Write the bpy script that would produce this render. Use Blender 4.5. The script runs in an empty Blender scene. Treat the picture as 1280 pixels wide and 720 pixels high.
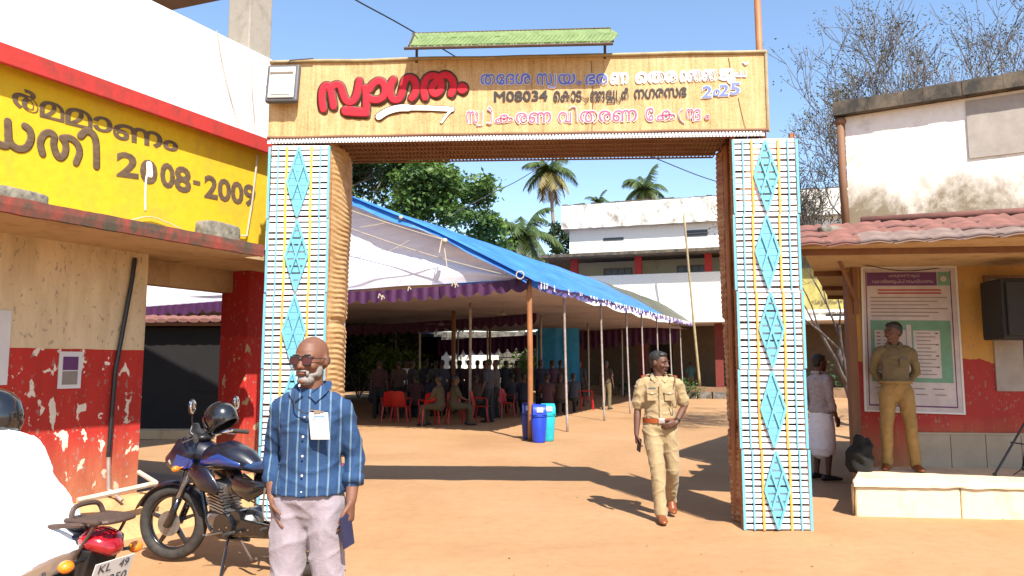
import bpy, bmesh, math, random
from mathutils import Vector, Matrix, noise
random.seed(7)
SC = bpy.context.scene
COL = SC.collection
R = math.radians
V = Vector
# ------------------------------------------------------------------ camera, sky, sun, exposure
PITCH = R(5.9); CAMZ = 1.58
cam = bpy.data.cameras.new('camera'); cam.lens = 26.0; cam.sensor_width = 36
cam.clip_start = 0.05; cam.clip_end = 3000
camo = bpy.data.objects.new('camera', cam); COL.objects.link(camo)
camo.location = (0, 0, CAMZ); camo.rotation_euler = (R(90)+PITCH, 0, 0)
SC.camera = camo
SC.view_settings.view_transform = 'Standard'; SC.view_settings.look = 'None'
SC.view_settings.gamma = 1.0; SC.view_settings.exposure = 1.15
SUNV = V((.30, -.80, 1.0)).normalized()
world = bpy.data.worlds.new('World'); SC.world = world; world.use_nodes = True
wn = world.node_tree.nodes; wl = world.node_tree.links
bg = wn['Background']; bg.inputs[1].default_value = 0.115
sky = wn.new('ShaderNodeTexSky'); sky.sky_type = 'NISHITA'; sky.sun_disc = False
sky.sun_elevation = math.asin(SUNV.z); sky.sun_rotation = math.atan2(SUNV.x, SUNV.y)
sky.air_density = 1.0; sky.dust_density = 0.7; sky.ozone_density = 3.4; sky.air_density = 1.15
wl.new(sky.outputs[0], bg.inputs[0])
sl = bpy.data.lights.new('sun', 'SUN'); sl.energy = 4.6; sl.angle = R(.55); sl.color = (1, .955, .87)
so = bpy.data.objects.new('sun', sl); COL.objects.link(so)
so.rotation_euler = SUNV.to_track_quat('Z', 'Y').to_euler(); so.location = (0, -5, 20)

# ------------------------------------------------------------------ survey helpers (used only to measure where things stand)
def ray(px, py):
    x = (px-640)/925; y = (360-py)/925
    return V((x, math.cos(PITCH)-y*math.sin(PITCH), math.sin(PITCH)+y*math.cos(PITCH)))
CAM = V((0, 0, CAMZ))
def PY(px, py, Y):
    r = ray(px, py); return CAM + r*(Y/r.y)
def PZ(px, py, z):
    r = ray(px, py); return CAM + r*((z-CAMZ)/r.z)
def PP(px, py, o, n):
    r = ray(px, py); return CAM + r*((V(o)-CAM).dot(n)/r.dot(n))

# ------------------------------------------------------------------ mesh builder
def frame_of(t, side=None):
    t = t.normalized()
    s = V(side) if side is not None else (V((1, 0, 0)) if abs(t.x) < .9 else V((0, 1, 0)))
    s = s - t*s.dot(t)
    if s.length < 1e-4:
        s = V((0, 1, 0)) - t*t.y
    s.normalize()
    return s, t.cross(s)
class MB:
    def __init__(self): self.v = []; self.f = []
    def add(self, vs, fs):
        b = len(self.v); self.v += [tuple(x) for x in vs]
        self.f += [tuple(i+b for i in f) for f in fs]; return self
    def box(self, c, s, rot=None):
        c = V(c); hx, hy, hz = s[0]/2, s[1]/2, s[2]/2
        vs = [V((x, y, z)) for x in (-hx, hx) for y in (-hy, hy) for z in (-hz, hz)]
        if rot is not None: vs = [rot @ v for v in vs]
        return self.add([v+c for v in vs], [(0,1,3,2),(4,6,7,5),(0,4,5,1),(2,3,7,6),(0,2,6,4),(1,5,7,3)])
    def hexa(self, p):   # 4 bottom ccw, 4 top ccw
        return self.add(p, [(3,2,1,0),(4,5,6,7),(0,1,5,4),(1,2,6,5),(2,3,7,6),(3,0,4,7)])
    def fbox(self, o, ax, ay, u0, u1, v0, v1, z0, z1):   # box in a rotated ground frame
        o = V(o); P = lambda u, v, z: V((o.x+ax[0]*u+ay[0]*v, o.y+ax[1]*u+ay[1]*v, z))
        return self.hexa([P(u0,v0,z0),P(u1,v0,z0),P(u1,v1,z0),P(u0,v1,z0),P(u0,v0,z1),P(u1,v0,z1),P(u1,v1,z1),P(u0,v1,z1)])
    def prism(self, pts, d):
        n = len(pts); d = V(d); a = [V(p) for p in pts]
        return self.add(a+[p+d for p in a], [tuple(range(n))[::-1], tuple(range(n, 2*n))]+[(i, (i+1)%n, n+(i+1)%n, n+i) for i in range(n)])
    def quad(self, *p): return self.add(p, [tuple(range(len(p)))])
    def loft(self, pts, rad, n=12, side=None, cap=True, power=1.0):
        pts = [V(p) for p in pts]; rings = []
        rad = [(r, r) if not isinstance(r, (tuple, list)) else r for r in rad]
        if cap:
            t0 = (pts[0]-pts[1]).normalized(); t1 = (pts[-1]-pts[-2]).normalized()
            m0 = min(rad[0]); m1 = min(rad[-1])
            pts = [pts[0]+t0*m0*.9, pts[0]+t0*m0*.6] + pts + [pts[-1]+t1*m1*.6, pts[-1]+t1*m1*.9]
            rad = [tuple(x*.35 for x in rad[0]), tuple(x*.78 for x in rad[0])] + rad + [tuple(x*.78 for x in rad[-1]), tuple(x*.35 for x in rad[-1])]
        m = len(pts); vs = []
        for i in range(m):
            t = pts[min(i+1, m-1)] - pts[max(i-1, 0)]
            s, q = frame_of(t, side)
            for k in range(n):
                a = 2*math.pi*k/n; c_, s_ = math.cos(a), math.sin(a)
                vs.append(pts[i] + s*rad[i][0]*c_ + q*rad[i][1]*s_)
        fs = [(i*n+k, i*n+(k+1)%n, (i+1)*n+(k+1)%n, (i+1)*n+k) for i in range(m-1) for k in range(n)]
        fs += [tuple(range(n))[::-1], tuple((m-1)*n+k for k in range(n))]
        return self.add(vs, fs)
    def tube(self, pts, r, n=8): return self.loft(pts, [r]*len(pts) if not isinstance(r, list) else r, n=n, cap=False)
    def cyl(self, a, b, r, r2=None, n=12): return self.loft([a, b], [r, r if r2 is None else r2], n=n, cap=False)
    def ell(self, c, r, rot=None, n=12, m=8):
        c = V(c); vs = []; r = (r, r, r) if not isinstance(r, (tuple, list)) else r
        for i in range(1, m):
            th = math.pi*i/m
            for k in range(n):
                a = 2*math.pi*k/n
                vs.append(V((r[0]*math.sin(th)*math.cos(a), r[1]*math.sin(th)*math.sin(a), r[2]*math.cos(th))))
        vs += [V((0, 0, r[2])), V((0, 0, -r[2]))]
        if rot is not None: vs = [rot @ v for v in vs]
        fs = [((i)*n+k, (i+1)*n+k, (i+1)*n+(k+1)%n, i*n+(k+1)%n) for i in range(m-2) for k in range(n)]
        T = (m-1)*n
        fs += [(T, k, (k+1)%n) for k in range(n)] + [(T+1, (m-2)*n+(k+1)%n, (m-2)*n+k) for k in range(n)]
        return self.add([v+c for v in vs], fs)
    def torus(self, c, Rr, r, ax='y', n=32, m=10, sx=1.0):
        c = V(c); vs = []
        for i in range(n):
            a = 2*math.pi*i/n
            for k in range(m):
                b = 2*math.pi*k/m
                q = Rr + r*math.cos(b); w = r*math.sin(b)*sx
                p = {'y': V((q*math.cos(a), w, q*math.sin(a))), 'x': V((w, q*math.cos(a), q*math.sin(a))), 'z': V((q*math.cos(a), q*math.sin(a), w))}[ax]
                vs.append(c+p)
        return self.add(vs, [(i*m+k, ((i+1)%n)*m+k, ((i+1)%n)*m+(k+1)%m, i*m+(k+1)%m) for i in range(n) for k in range(m)])
    def grid(self, fn, nu, nv):   # fn(i/nu, j/nv) -> point ; an open sheet
        vs = [fn(i/nu, j/nv) for i in range(nu+1) for j in range(nv+1)]
        return self.add(vs, [(i*(nv+1)+j, (i+1)*(nv+1)+j, (i+1)*(nv+1)+j+1, i*(nv+1)+j+1) for i in range(nu) for j in range(nv)])
    def xf(self, M, start=0):
        self.v[start:] = [tuple(M @ V(p)) for p in self.v[start:]]; return self
    def mesh(self, name):
        me = bpy.data.meshes.new(name); me.from_pydata(self.v, [], self.f); me.update(); return me
INV = {}
def tagp(o, label=None, cat=None, group=None, kind=None):
    if label: o['label'] = label
    if cat: o['category'] = cat
    if group: o['group'] = group
    if kind: o['kind'] = kind
    return o
def thing(name, label, cat, loc=(0, 0, 0), rz=0, group=None):
    o = bpy.data.objects.new(name, None); COL.objects.link(o); o.empty_display_size = .1
    o.location = loc; o.rotation_euler = (0, 0, rz)
    INV[o.name] = (Matrix.Translation(V(loc)) @ Matrix.Rotation(rz, 4, 'Z')).inverted()
    return tagp(o, label, cat, group)
def fixnormals(me):
    bm = bmesh.new(); bm.from_mesh(me); bmesh.ops.recalc_face_normals(bm, faces=bm.faces); bm.to_mesh(me); bm.free()
def part(name, mb, mt, parent=None, world=True, smooth=False, bevel=0, fix=True, label=None):
    inv = INV.get(parent.name) if parent is not None else None
    if world and inv is not None: mb.v = [tuple(inv @ V(p)) for p in mb.v]
    me = mb.mesh(name)
    if fix: fixnormals(me)
    me.materials.append(mt)
    if smooth: me.shade_smooth()
    o = bpy.data.objects.new(name, me); COL.objects.link(o)
    if parent is not None:
        o.parent = parent
        if inv is not None: INV[o.name] = inv
    if bevel:
        b = o.modifiers.new('bevel', 'BEVEL'); b.width = bevel; b.segments = 2; b.limit_method = 'ANGLE'; b.angle_limit = R(40)
    if label: o['label'] = label
    return o
def clone(o, parent=None):
    c = o.copy(); COL.objects.link(c); c.parent = parent
    for ch in list(o.children): clone(ch, c)
    return c
def piece(name, me, parent, loc, rot=(0, 0, 0), scale=(1, 1, 1)):    # shared mesh pieces
    o = bpy.data.objects.new(name, me); COL.objects.link(o); o.parent = parent
    o.location = loc; o.rotation_euler = rot; o.scale = scale; return o

# ------------------------------------------------------------------ materials
def nt(name):
    m = bpy.data.materials.new(name); m.use_nodes = True
    return m, m.node_tree.nodes, m.node_tree.links, m.node_tree.nodes['Principled BSDF']
def noise_node(N, L, scale, detail=5, rough=.6, vec=None, dist=0):
    t = N.new('ShaderNodeTexNoise'); t.inputs['Scale'].default_value = scale; t.inputs['Detail'].default_value = detail
    t.inputs['Roughness'].default_value = rough; t.inputs['Distortion'].default_value = dist
    if vec is not None: L.new(vec, t.inputs['Vector'])
    return t
def ramp(N, L, fac, stops):
    r = N.new('ShaderNodeValToRGB'); L.new(fac, r.inputs[0]); e = r.color_ramp.elements
    while len(e) > 1: e.remove(e[-1])
    e[0].position = stops[0][0]; e[0].color = (*stops[0][1], 1)
    for p, c in stops[1:]:
        x = e.new(p); x.color = (*c, 1)
    return r
def mixc(N, L, fac, a, b):
    m = N.new('ShaderNodeMix'); m.data_type = 'RGBA'
    if hasattr(fac, 'is_linked'): L.new(fac, m.inputs[0])
    else: m.inputs[0].default_value = fac
    for s, i in ((a, 6), (b, 7)):
        if hasattr(s, 'is_linked'): L.new(s, m.inputs[i])
        else: m.inputs[i].default_value = (*s, 1)
    return m.outputs[2]
def mathn(N, L, op, a, b=None):
    m = N.new('ShaderNodeMath'); m.operation = op
    for s, i in ((a, 0), (b, 1)):
        if s is None: continue
        if hasattr(s, 'is_linked'): L.new(s, m.inputs[i])
        else: m.inputs[i].default_value = s
    return m.outputs[0]
def bump(N, L, B, h, strength=.3, dist=.01):
    b = N.new('ShaderNodeBump'); b.inputs['Strength'].default_value = strength; b.inputs['Distance'].default_value = dist
    L.new(h, b.inputs['Height']); L.new(b.outputs[0], B.inputs['Normal']); return b
def coords(N, L, scale=(1, 1, 1)):
    t = N.new('ShaderNodeTexCoord'); m = N.new('ShaderNodeMapping'); m.inputs['Scale'].default_value = scale
    L.new(t.outputs['Object'], m.inputs[0]); return m.outputs[0]
def mat(name, c, rough=.7, c2=None, scale=6, bs=.15, bd=.01, metal=0, stretch=(1, 1, 1), spec=None, detail=5, trans=0, sheen=0, coat=0):
    m, N, L, B = nt(name)
    B.inputs['Roughness'].default_value = rough; B.inputs['Metallic'].default_value = metal
    if spec is not None: B.inputs['Specular IOR Level'].default_value = spec
    if coat: B.inputs['Coat Weight'].default_value = coat; B.inputs['Coat Roughness'].default_value = .08
    if sheen: B.inputs['Sheen Weight'].default_value = sheen
    vec = coords(N, L, stretch); n = noise_node(N, L, scale, detail, .6, vec)
    if metal == 0 and max(c) < .79: c = tuple(x*.76 for x in c); c2 = tuple(x*.76 for x in c2) if c2 else None
    if c2 is None: c2 = tuple(x*.78 for x in c)
    r = ramp(N, L, n.outputs[0], [(.32, c2), (.66, c)])
    L.new(r.outputs[0], B.inputs['Base Color'])
    if bs: bump(N, L, B, n.outputs[0], bs, bd)
    if trans:
        o = N['Material Output']; t = N.new('ShaderNodeBsdfTranslucent'); L.new(r.outputs[0], t.inputs[0])
        x = N.new('ShaderNodeMixShader'); x.inputs[0].default_value = trans
        L.new(B.outputs[0], x.inputs[1]); L.new(t.outputs[0], x.inputs[2]); L.new(x.outputs[0], o.inputs[0])
    return m
M = {}
def ground_mat():
    m, N, L, B = nt('laterite_sand'); B.inputs['Roughness'].default_value = .95; B.inputs['Specular IOR Level'].default_value = .15
    v = coords(N, L)
    a = noise_node(N, L, .35, 6, .6, v, .4); b = noise_node(N, L, 7, 8, .75, v); c = noise_node(N, L, 60, 4, .7, v)
    r1 = ramp(N, L, a.outputs[0], [(.3, (.315, .175, .084)), (.5, (.36, .207, .102)), (.72, (.395, .238, .126))])
    r2 = ramp(N, L, b.outputs[0], [(.3, (.86, .83, .80)), (.55, (1, 1, 1)), (.8, (1.06, 1.05, 1.03))])
    mx = N.new('ShaderNodeMix'); mx.data_type = 'RGBA'; mx.blend_type = 'MULTIPLY'; mx.inputs[0].default_value = .75
    L.new(r1.outputs[0], mx.inputs[6]); L.new(r2.outputs[0], mx.inputs[7])
    # scattered small dark specks and pebbles
    vo = N.new('ShaderNodeTexVoronoi'); vo.inputs['Scale'].default_value = 9; L.new(v, vo.inputs['Vector'])
    sp = ramp(N, L, vo.outputs['Distance'], [(.045, (.30, .15, .07)), (.07, (1, 1, 1))])
    m2 = N.new('ShaderNodeMix'); m2.data_type = 'RGBA'; m2.blend_type = 'MULTIPLY'; m2.inputs[0].default_value = .3
    L.new(mx.outputs[2], m2.inputs[6]); L.new(sp.outputs[0], m2.inputs[7]); L.new(m2.outputs[2], B.inputs['Base Color'])
    h = mathn(N, L, 'ADD', mathn(N, L, 'MULTIPLY', b.outputs[0], 1.0), mathn(N, L, 'MULTIPLY', c.outputs[0], .35))
    bump(N, L, B, h, .28, .02); return m
M['ground'] = ground_mat()
def painted_wall(name, hi, lo, zsplit, wav=.02, chip=(.75, .68, .55), chips=.62, dirt=(.42, .25, .12), streak=.35, topdirt=None, cs=(5, 5, 3)):
    """two-tone painted plaster: lo below zsplit, hi above, with flaked patches and splashed earth near the foot"""
    m, N, L, B = nt(name); B.inputs['Roughness'].default_value = .82
    v = coords(N, L); sep = N.new('ShaderNodeSeparateXYZ'); L.new(v, sep.inputs[0]); z = sep.outputs[2]
    n0 = noise_node(N, L, 3, 3, .5, v); zz = mathn(N, L, 'ADD', z, mathn(N, L, 'MULTIPLY', mathn(N, L, 'SUBTRACT', n0.outputs[0], .5), wav))
    up = mathn(N, L, 'GREATER_THAN', zz, zsplit)
    vs = coords(N, L, cs)
    nc = noise_node(N, L, 1.5, 4, .55, vs, .3); ck = ramp(N, L, nc.outputs[0], [(chips, (0, 0, 0)), (chips+.015, (1, 1, 1))])
    ns = noise_node(N, L, 2.0, 6, .65, coords(N, L, (2.2, 2.2, .6)))
    stain = ramp(N, L, ns.outputs[0], [(.35, (.62, .58, .52)), (.62, (1, 1, 1))])
    lo2 = mixc(N, L, ck.outputs[0], lo, chip)
    # earth splash near ground
    sp = N.new('ShaderNodeMapRange'); L.new(zz, sp.inputs[0]); sp.inputs[1].default_value = .95; sp.inputs[2].default_value = .25
    spf = mathn(N, L, 'MULTIPLY', sp.outputs[0], mathn(N, L, 'ADD', ns.outputs[0], .25))
    lo3 = mixc(N, L, spf, lo2, dirt)
    c = mixc(N, L, up, lo3, hi)
    mm = N.new('ShaderNodeMix'); mm.data_type = 'RGBA'; mm.blend_type = 'MULTIPLY'; mm.inputs[0].default_value = streak
    L.new(c, mm.inputs[6]); L.new(stain.outputs[0], mm.inputs[7])
    nb = noise_node(N, L, 5, 3, .5, vs); bl = ramp(N, L, nb.outputs[0], [(.635, (0, 0, 0)), (.66, (1, 1, 1))])
    c2 = mixc(N, L, mathn(N, L, 'MULTIPLY', bl.outputs[0], .6), mm.outputs[2], (.22, .18, .14))
    L.new(c2, B.inputs['Base Color'])
    hh = mathn(N, L, 'SUBTRACT', noise_node(N, L, 25, 4, .6, v).outputs[0], mathn(N, L, 'MULTIPLY', ck.outputs[0], .8))
    bump(N, L, B, hh, .35, .008); return m
def weathered(name, c, dark=(.07, .06, .045), amount=.5, scale=2.5, top=None, band=.5, rough=.85):
    """paint with mould; optionally heavier towards height 'top' where rain sits"""
    m, N, L, B = nt(name); B.inputs['Roughness'].default_value = rough
    v = coords(N, L); a = noise_node(N, L, scale, 8, .72, coords(N, L, (1, 1, .7)), .3)
    lo = 1-amount
    f = a.outputs[0]
    if top is not None:
        sep = N.new('ShaderNodeSeparateXYZ'); L.new(v, sep.inputs[0])
        mr = N.new('ShaderNodeMapRange'); L.new(sep.outputs[2], mr.inputs[0]); mr.inputs[1].default_value = top-band if band > 0 else top-band; mr.inputs[2].default_value = top
        f = mathn(N, L, 'ADD', f, mathn(N, L, 'MULTIPLY', mr.outputs[0], .28))
    r = ramp(N, L, f, [(lo-.08, (0, 0, 0)), (lo+.16, (1, 1, 1))])
    c2 = mixc(N, L, r.outputs[0], c, dark)
    g = noise_node(N, L, 14, 5, .6, v); r2 = ramp(N, L, g.outputs[0], [(.3, (.85, .84, .82)), (.6, (1, 1, 1))])
    mm = N.new('ShaderNodeMix'); mm.data_type = 'RGBA'; mm.blend_type = 'MULTIPLY'; mm.inputs[0].default_value = .6
    L.new(c2, mm.inputs[6]); L.new(r2.outputs[0], mm.inputs[7]); L.new(mm.outputs[2], B.inputs['Base Color'])
    bump(N, L, B, g.outputs[0], .3, .01); return m
M['lower_wall'] = painted_wall('cream_and_red_plaster', (.64, .51, .32), (.44, .022, .012), 1.72, chips=.595, streak=.7)
M['pillar_red'] = painted_wall('flaking_red_pillar', (.36, .012, .010), (.46, .018, .012), 1.9, chips=.64, chip=(.5, .36, .2), streak=.5)  # upper part in a darker red, painting in the shade under the canopy
M['yellow'] = weathered('yellow_paint', (.60, .39, .006), (.46, .29, .03), .42, 1.6)
M['white_paint'] = weathered('white_limewash', (.82, .78, .74), (.55, .48, .40), .30, 1.5)
M['red_trim'] = weathered('red_trim_paint', (.40, .024, .018), (.18, .03, .02), .44, 5)
M['canopy_edge'] = weathered('mouldy_red_edge', (.26, .04, .025), (.05, .045, .028), .55, 5)
M['soffit'] = weathered('cream_soffit', (.44, .31, .17), (.24, .14, .07), .42, 3)
M['column'] = weathered('grey_cement_column', (.30, .265, .22), (.18, .15, .11), .40, 3)  # grey darkened to stand in for shade on the near face
M['dark_soffit'] = mat('brown_soffit', (.20, .12, .07), .85, scale=3)
M['plinth'] = weathered('earth_stained_plinth', (.50, .30, .13), (.25, .15, .07), .42, 3.5)
M['floor'] = mat('cement_floor', (.30, .17, .09), .8, scale=3)
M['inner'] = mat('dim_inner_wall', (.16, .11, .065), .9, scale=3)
M['brush'] = mat('brown_brush_paint', (.17, .105, .055), .8, (.09, .055, .03), 9, .05, stretch=(1, 1, 3))
M['white'] = mat('white_gloss_paint', (.80, .82, .84), .5, (.70, .72, .75), 12, .05)
M['cyan'] = mat('cyan_paint', (.20, .54, .66), .5, (.15, .44, .57), 14, .08)
M['orange_p'] = mat('orange_yellow_paint', (.80, .36, .05), .5, (.72, .28, .05), 8, .05)
M['yellow_p'] = mat('yellow_strip_paint', (.85, .55, .05), .5, (.78, .42, .04), 8, .05)
def leafmat(name, vert=True, k=34, c=(.44, .265, .105), c2=(.21, .095, .035)):
    m, N, L, B = nt(name); B.inputs['Roughness'].default_value = .75
    v = coords(N, L, (k, k, 1.6) if vert else (3, 3, k))
    a = noise_node(N, L, 1, 4, .6, v, .25); b = noise_node(N, L, 4, 6, .7, coords(N, L)); w = noise_node(N, L, 45, 3, .6, coords(N, L))
    f = mathn(N, L, 'ADD', mathn(N, L, 'MULTIPLY', a.outputs[0], .40), mathn(N, L, 'ADD', mathn(N, L, 'MULTIPLY', b.outputs[0], .32), mathn(N, L, 'MULTIPLY', w.outputs[0], .29)))
    r = ramp(N, L, f, [(.30, c2), (.47, c), (.66, (.58, .40, .20))]); L.new(r.outputs[0], B.inputs['Base Color'])
    bump(N, L, B, f, .55, .015); return m
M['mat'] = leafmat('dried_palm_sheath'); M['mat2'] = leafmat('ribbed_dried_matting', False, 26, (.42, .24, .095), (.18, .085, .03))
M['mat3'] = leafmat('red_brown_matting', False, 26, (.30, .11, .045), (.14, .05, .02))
M['ink_red'] = mat('crimson_poster_paint', (.70, .018, .035), .9, (.60, .012, .03), 20, 0)
M['ink_black'] = mat('black_poster_paint', (.03, .018, .015), .6, scale=20, bs=0)
M['ink_brown'] = mat('dark_brown_poster_paint', (.11, .045, .02), .6, scale=20, bs=0)
M['ink_blue'] = mat('blue_poster_paint', (.10, .14, .55), .6, (.2, .24, .6), 8, 0)
M['ink_pale'] = mat('washed_out_blue_paint', (.52, .53, .78), .6, (.62, .62, .80), 8, 0)
M['ink_pink'] = mat('pink_poster_paint', (.62, .06, .16), .6, (.66, .16, .26), 8, 0)
M['ink_white'] = mat('white_poster_paint', (.82, .78, .74), .6, (.72, .66, .58), 20, 0)
M['tarp'] = mat('blue_tarpaulin', (.075, .31, .78), .42, (.035, .18, .62), 1.8, .35, .08, stretch=(1, 1, 1), trans=.12)
M['tarp_grey'] = mat('olive_grey_tarpaulin', (.13, .13, .09), .55, (.08, .085, .06), 2, .4, .06)
M['cloth'] = mat('white_pandal_cloth', (.80, .76, .80), .85, (.68, .64, .70), 2.5, .3, .04, stretch=(.6, 1, 4), trans=.04)
M['shade_black'] = mat('near_black_for_shade', (.009, .007, .007), .95, (.005, .004, .004), 3, .2)  # near black colour stands in for deep shade
M['ceil'] = mat('ceiling_cloth', (.52, .46, .54), .9, (.42, .37, .43), 1.5, .3, .05)
M['purple'] = mat('purple_satin', (.095, .012, .085), .6, (.05, .008, .05), 6, .2, trans=.15)
M['violet'] = mat('blue_violet_fringe', (.12, .05, .36), .6, (.28, .20, .40), 14, .2)
M['bamboo'] = mat('orange_brown_bamboo', (.48, .19, .06), .6, (.33, .12, .04), 8, .2, stretch=(1, 1, .4))
M['steel'] = mat('galvanised_pipe', (.42, .36, .33), .45, (.27, .21, .18), 10, .05, metal=.35)
M['bamboo2'] = mat('dry_bamboo', (.46, .36, .19), .6, (.32, .24, .12), 8, .2)
M['wood'] = mat('old_wood', (.25, .12, .06), .75, scale=8, stretch=(1, 1, .3))
M['rope'] = mat('coir_rope', (.62, .52, .36), .9, scale=30)
M['cable'] = mat('black_cable', (.03, .03, .035), .6, bs=0)
M['iron'] = mat('rusty_iron', (.10, .06, .045), .6, scale=20, metal=.4)
M['pvc'] = mat('white_pvc', (.72, .66, .55), .45, (.5, .4, .28), 8, .05)
M['black_pl'] = mat('black_plastic', (.018, .018, .02), .38, scale=40, bs=.05)
M['rubber'] = mat('tyre_rubber', (.022, .021, .021), .8, (.06, .05, .04), 20, .2)
M['bike_blue'] = mat('black_blue_lacquer', (.007, .009, .028), .35, (.010, .009, .012), 9, 0, coat=.35)
M['bike_accent'] = mat('blue_graphic_lacquer', (.014, .05, .24), .3, scale=8, bs=0, coat=.8)
M['bike_black'] = mat('gloss_black_lacquer', (.012, .012, .014), .2, bs=0, coat=.8)
M['seat'] = mat('black_vinyl', (.03, .03, .034), .5, scale=60, bs=.15)
M['seat_blue'] = mat('blue_black_seat_vinyl', (.03, .10, .26), .45, (.015, .02, .05), 7, .1)
M['alloy'] = mat('dull_alloy', (.30, .29, .28), .4, (.18, .17, .16), 12, .1, metal=.8)
M['chrome'] = mat('chrome', (.75, .75, .76), .12, bs=0, metal=1)
M['mirror'] = mat('mirror_glass', (.85, .88, .92), .03, bs=0, metal=1)
M['redlens'] = mat('red_tail_lens', (.45, .008, .015), .12, (.25, .004, .01), 30, .1, coat=.6)
M['amber'] = mat('amber_lens', (.85, .25, .01), .15, (.7, .15, .01), 30, .1, coat=.6)
M['clear'] = mat('clear_lamp_lens', (.55, .58, .6), .08, bs=0, coat=.8)
M['skin'] = mat('brown_skin', (.225, .092, .050), .6, (.17, .066, .035), 14, .08, .003)
M['skin2'] = mat('darker_brown_skin', (.15, .062, .036), .6, (.11, .045, .026), 14, .08, .003)
M['skin_pal'] = mat('lips', (.22, .08, .06), .5, bs=0)
M['hair'] = mat('black_hair', (.012, .010, .009), .55, (.03, .025, .02), 90, .6, .004, stretch=(1, 1, .3))
M['greyhair'] = mat('grey_stubble', (.10, .085, .075), .7, (.05, .04, .035), 90, .5, .003)
M['beard'] = mat('grey_white_beard', (.40, .36, .34), .85, (.20, .17, .15), 130, .8, .004)
M['eye'] = mat('eye_white', (.42, .38, .35), .2, bs=0); M['iris'] = mat('dark_iris', (.02, .012, .01), .1, bs=0)
M['lens'] = mat('dark_red_sunglass_lens', (.035, .006, .012), .05, (.09, .015, .03), 10, 0, coat=1)
M['khaki'] = mat('khaki_uniform', (.47, .345, .18), .85, (.37, .26, .125), 9, .6, .02, sheen=.2)
M['khaki2'] = mat('khaki_trousers', (.44, .30, .12), .85, (.36, .24, .09), 7, .35, .01, sheen=.2)
M['khaki3'] = mat('olive_khaki_shirt', (.21, .16, .075), .85, (.15, .115, .055), 7, .3, .01)
M['khaki4'] = mat('ochre_khaki_trousers', (.36, .22, .07), .85, (.27, .16, .045), 7, .3, .01)
M['mauve'] = mat('pale_mauve_cotton', (.37, .30, .33), .85, (.29, .235, .26), 9, .7, .02, sheen=.2)
M['belt'] = mat('tan_leather', (.42, .09, .02), .4, (.32, .06, .015), 18, .1)
M['brownshoe'] = mat('brown_leather_shoe', (.30, .085, .025), .3, (.2, .05, .015), 20, .1)
M['brass'] = mat('silver_buckle', (.7, .66, .58), .3, bs=0, metal=.9)
M['whitecloth'] = mat('white_shirt_cotton', (.86, .86, .87), .85, (.78, .78, .81), 3, .25, .02)
M['paleshirt'] = mat('pale_check_shirt', (.55, .48, .46), .85, (.40, .33, .33), 20, .2)
M['stone'] = mat('grey_laterite_block', (.30, .27, .21), .9, (.11, .10, .08), 16, .9, .02)
M['tile'] = mat('red_clay_tile', (.30, .115, .085), .9, (.17, .075, .06), 8, .4, .01)
M['tile2'] = mat('dusty_clay_tile', (.28, .19, .155), .9, (.17, .11, .09), 5, .4, .01)
M['red_plastic'] = mat('red_plastic', (.62, .018, .015), .35, (.52, .012, .01), 5, 0)
M['bin_blue'] = mat('blue_bin_plastic', (.02, .07, .62), .4, bs=0, scale=5); M['bin_cyan'] = mat('turquoise_bin_plastic', (.02, .52, .58), .4, bs=0, scale=5)
M['navy'] = mat('dark_navy_plastic', (.02, .03, .20), .4, bs=0)
M['paper'] = mat('white_paper', (.78, .77, .75), .7, (.70, .69, .68), 4, .05)
M['ink'] = mat('print_ink', (.10, .10, .12), .7, bs=0)
M['print_purple'] = mat('purple_print', (.14, .03, .16), .6, bs=0); M['print_green'] = mat('green_print', (.16, .36, .24), .6, bs=0)
M['print_red'] = mat('red_print', (.45, .08, .08), .6, bs=0); M['print_pale'] = mat('pale_print', (.62, .55, .55), .6, bs=0); M['print_blue'] = mat('blue_print', (.2, .35, .6), .6, bs=0)
M['leaf'] = mat('green_leaves', (.085, .17, .028), .55, (.035, .085, .016), 1.2, 0, trans=.25)
M['leaf2'] = mat('fresh_green_leaves', (.16, .26, .035), .55, (.07, .15, .02), 1.2, 0, trans=.3)
M['leaf3'] = mat('dark_green_leaves', (.035, .075, .02), .55, (.02, .045, .012), 1.2, 0, trans=.15)
M['palmleaf'] = mat('palm_leaflets', (.10, .15, .03), .5, (.05, .085, .02), 1.5, 0, trans=.2)
M['palmold'] = mat('yellowing_palm_leaflets', (.32, .27, .08), .6, (.20, .15, .05), 1.5, 0, trans=.2)
M['dryleaf'] = mat('sparse_olive_leaves', (.12, .12, .045), .7, (.07, .065, .03), 1.5, 0, trans=.15)
M['bark'] = mat('grey_brown_bark', (.20, .15, .11), .9, (.10, .075, .055), 6, .6, .02)
M['bark_twig'] = mat('brown_grey_twig_bark', (.20, .165, .145), .9, (.12, .095, .08), 6, .5, .02)
M['bark_pale'] = mat('pale_grey_bark', (.34, .29, .25), .9, (.18, .145, .12), 6, .5, .02)
M['green_plait'] = mat('plaited_green_palm_leaf', (.27, .35, .13), .6, (.17, .25, .08), 9, .2, trans=.08)
M['glassdark'] = mat('dark_window', (.03, .032, .035), .25, bs=0)
M['grey_panel'] = mat('grey_painted_panel', (.30, .26, .22), .7, scale=4)
M['office_wall'] = painted_wall('yellow_and_red_office_wall', (.48, .27, .07), (.33, .026, .022), 1.62, chips=.74, wav=.25, chip=(.45, .3, .12), dirt=(.45, .25, .1))
M['tilewhite'] = mat('cream_dado_tiles', (.46, .38, .28), .5, (.36, .29, .21), 3, .05)
M['platform'] = weathered('cream_platform_paint', (.72, .56, .36), (.42, .28, .16), .40, 2.5)
M['stain_white'] = weathered('stained_white_parapet', (.76, .73, .66), (.16, .13, .095), .49, 1.6)
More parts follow.
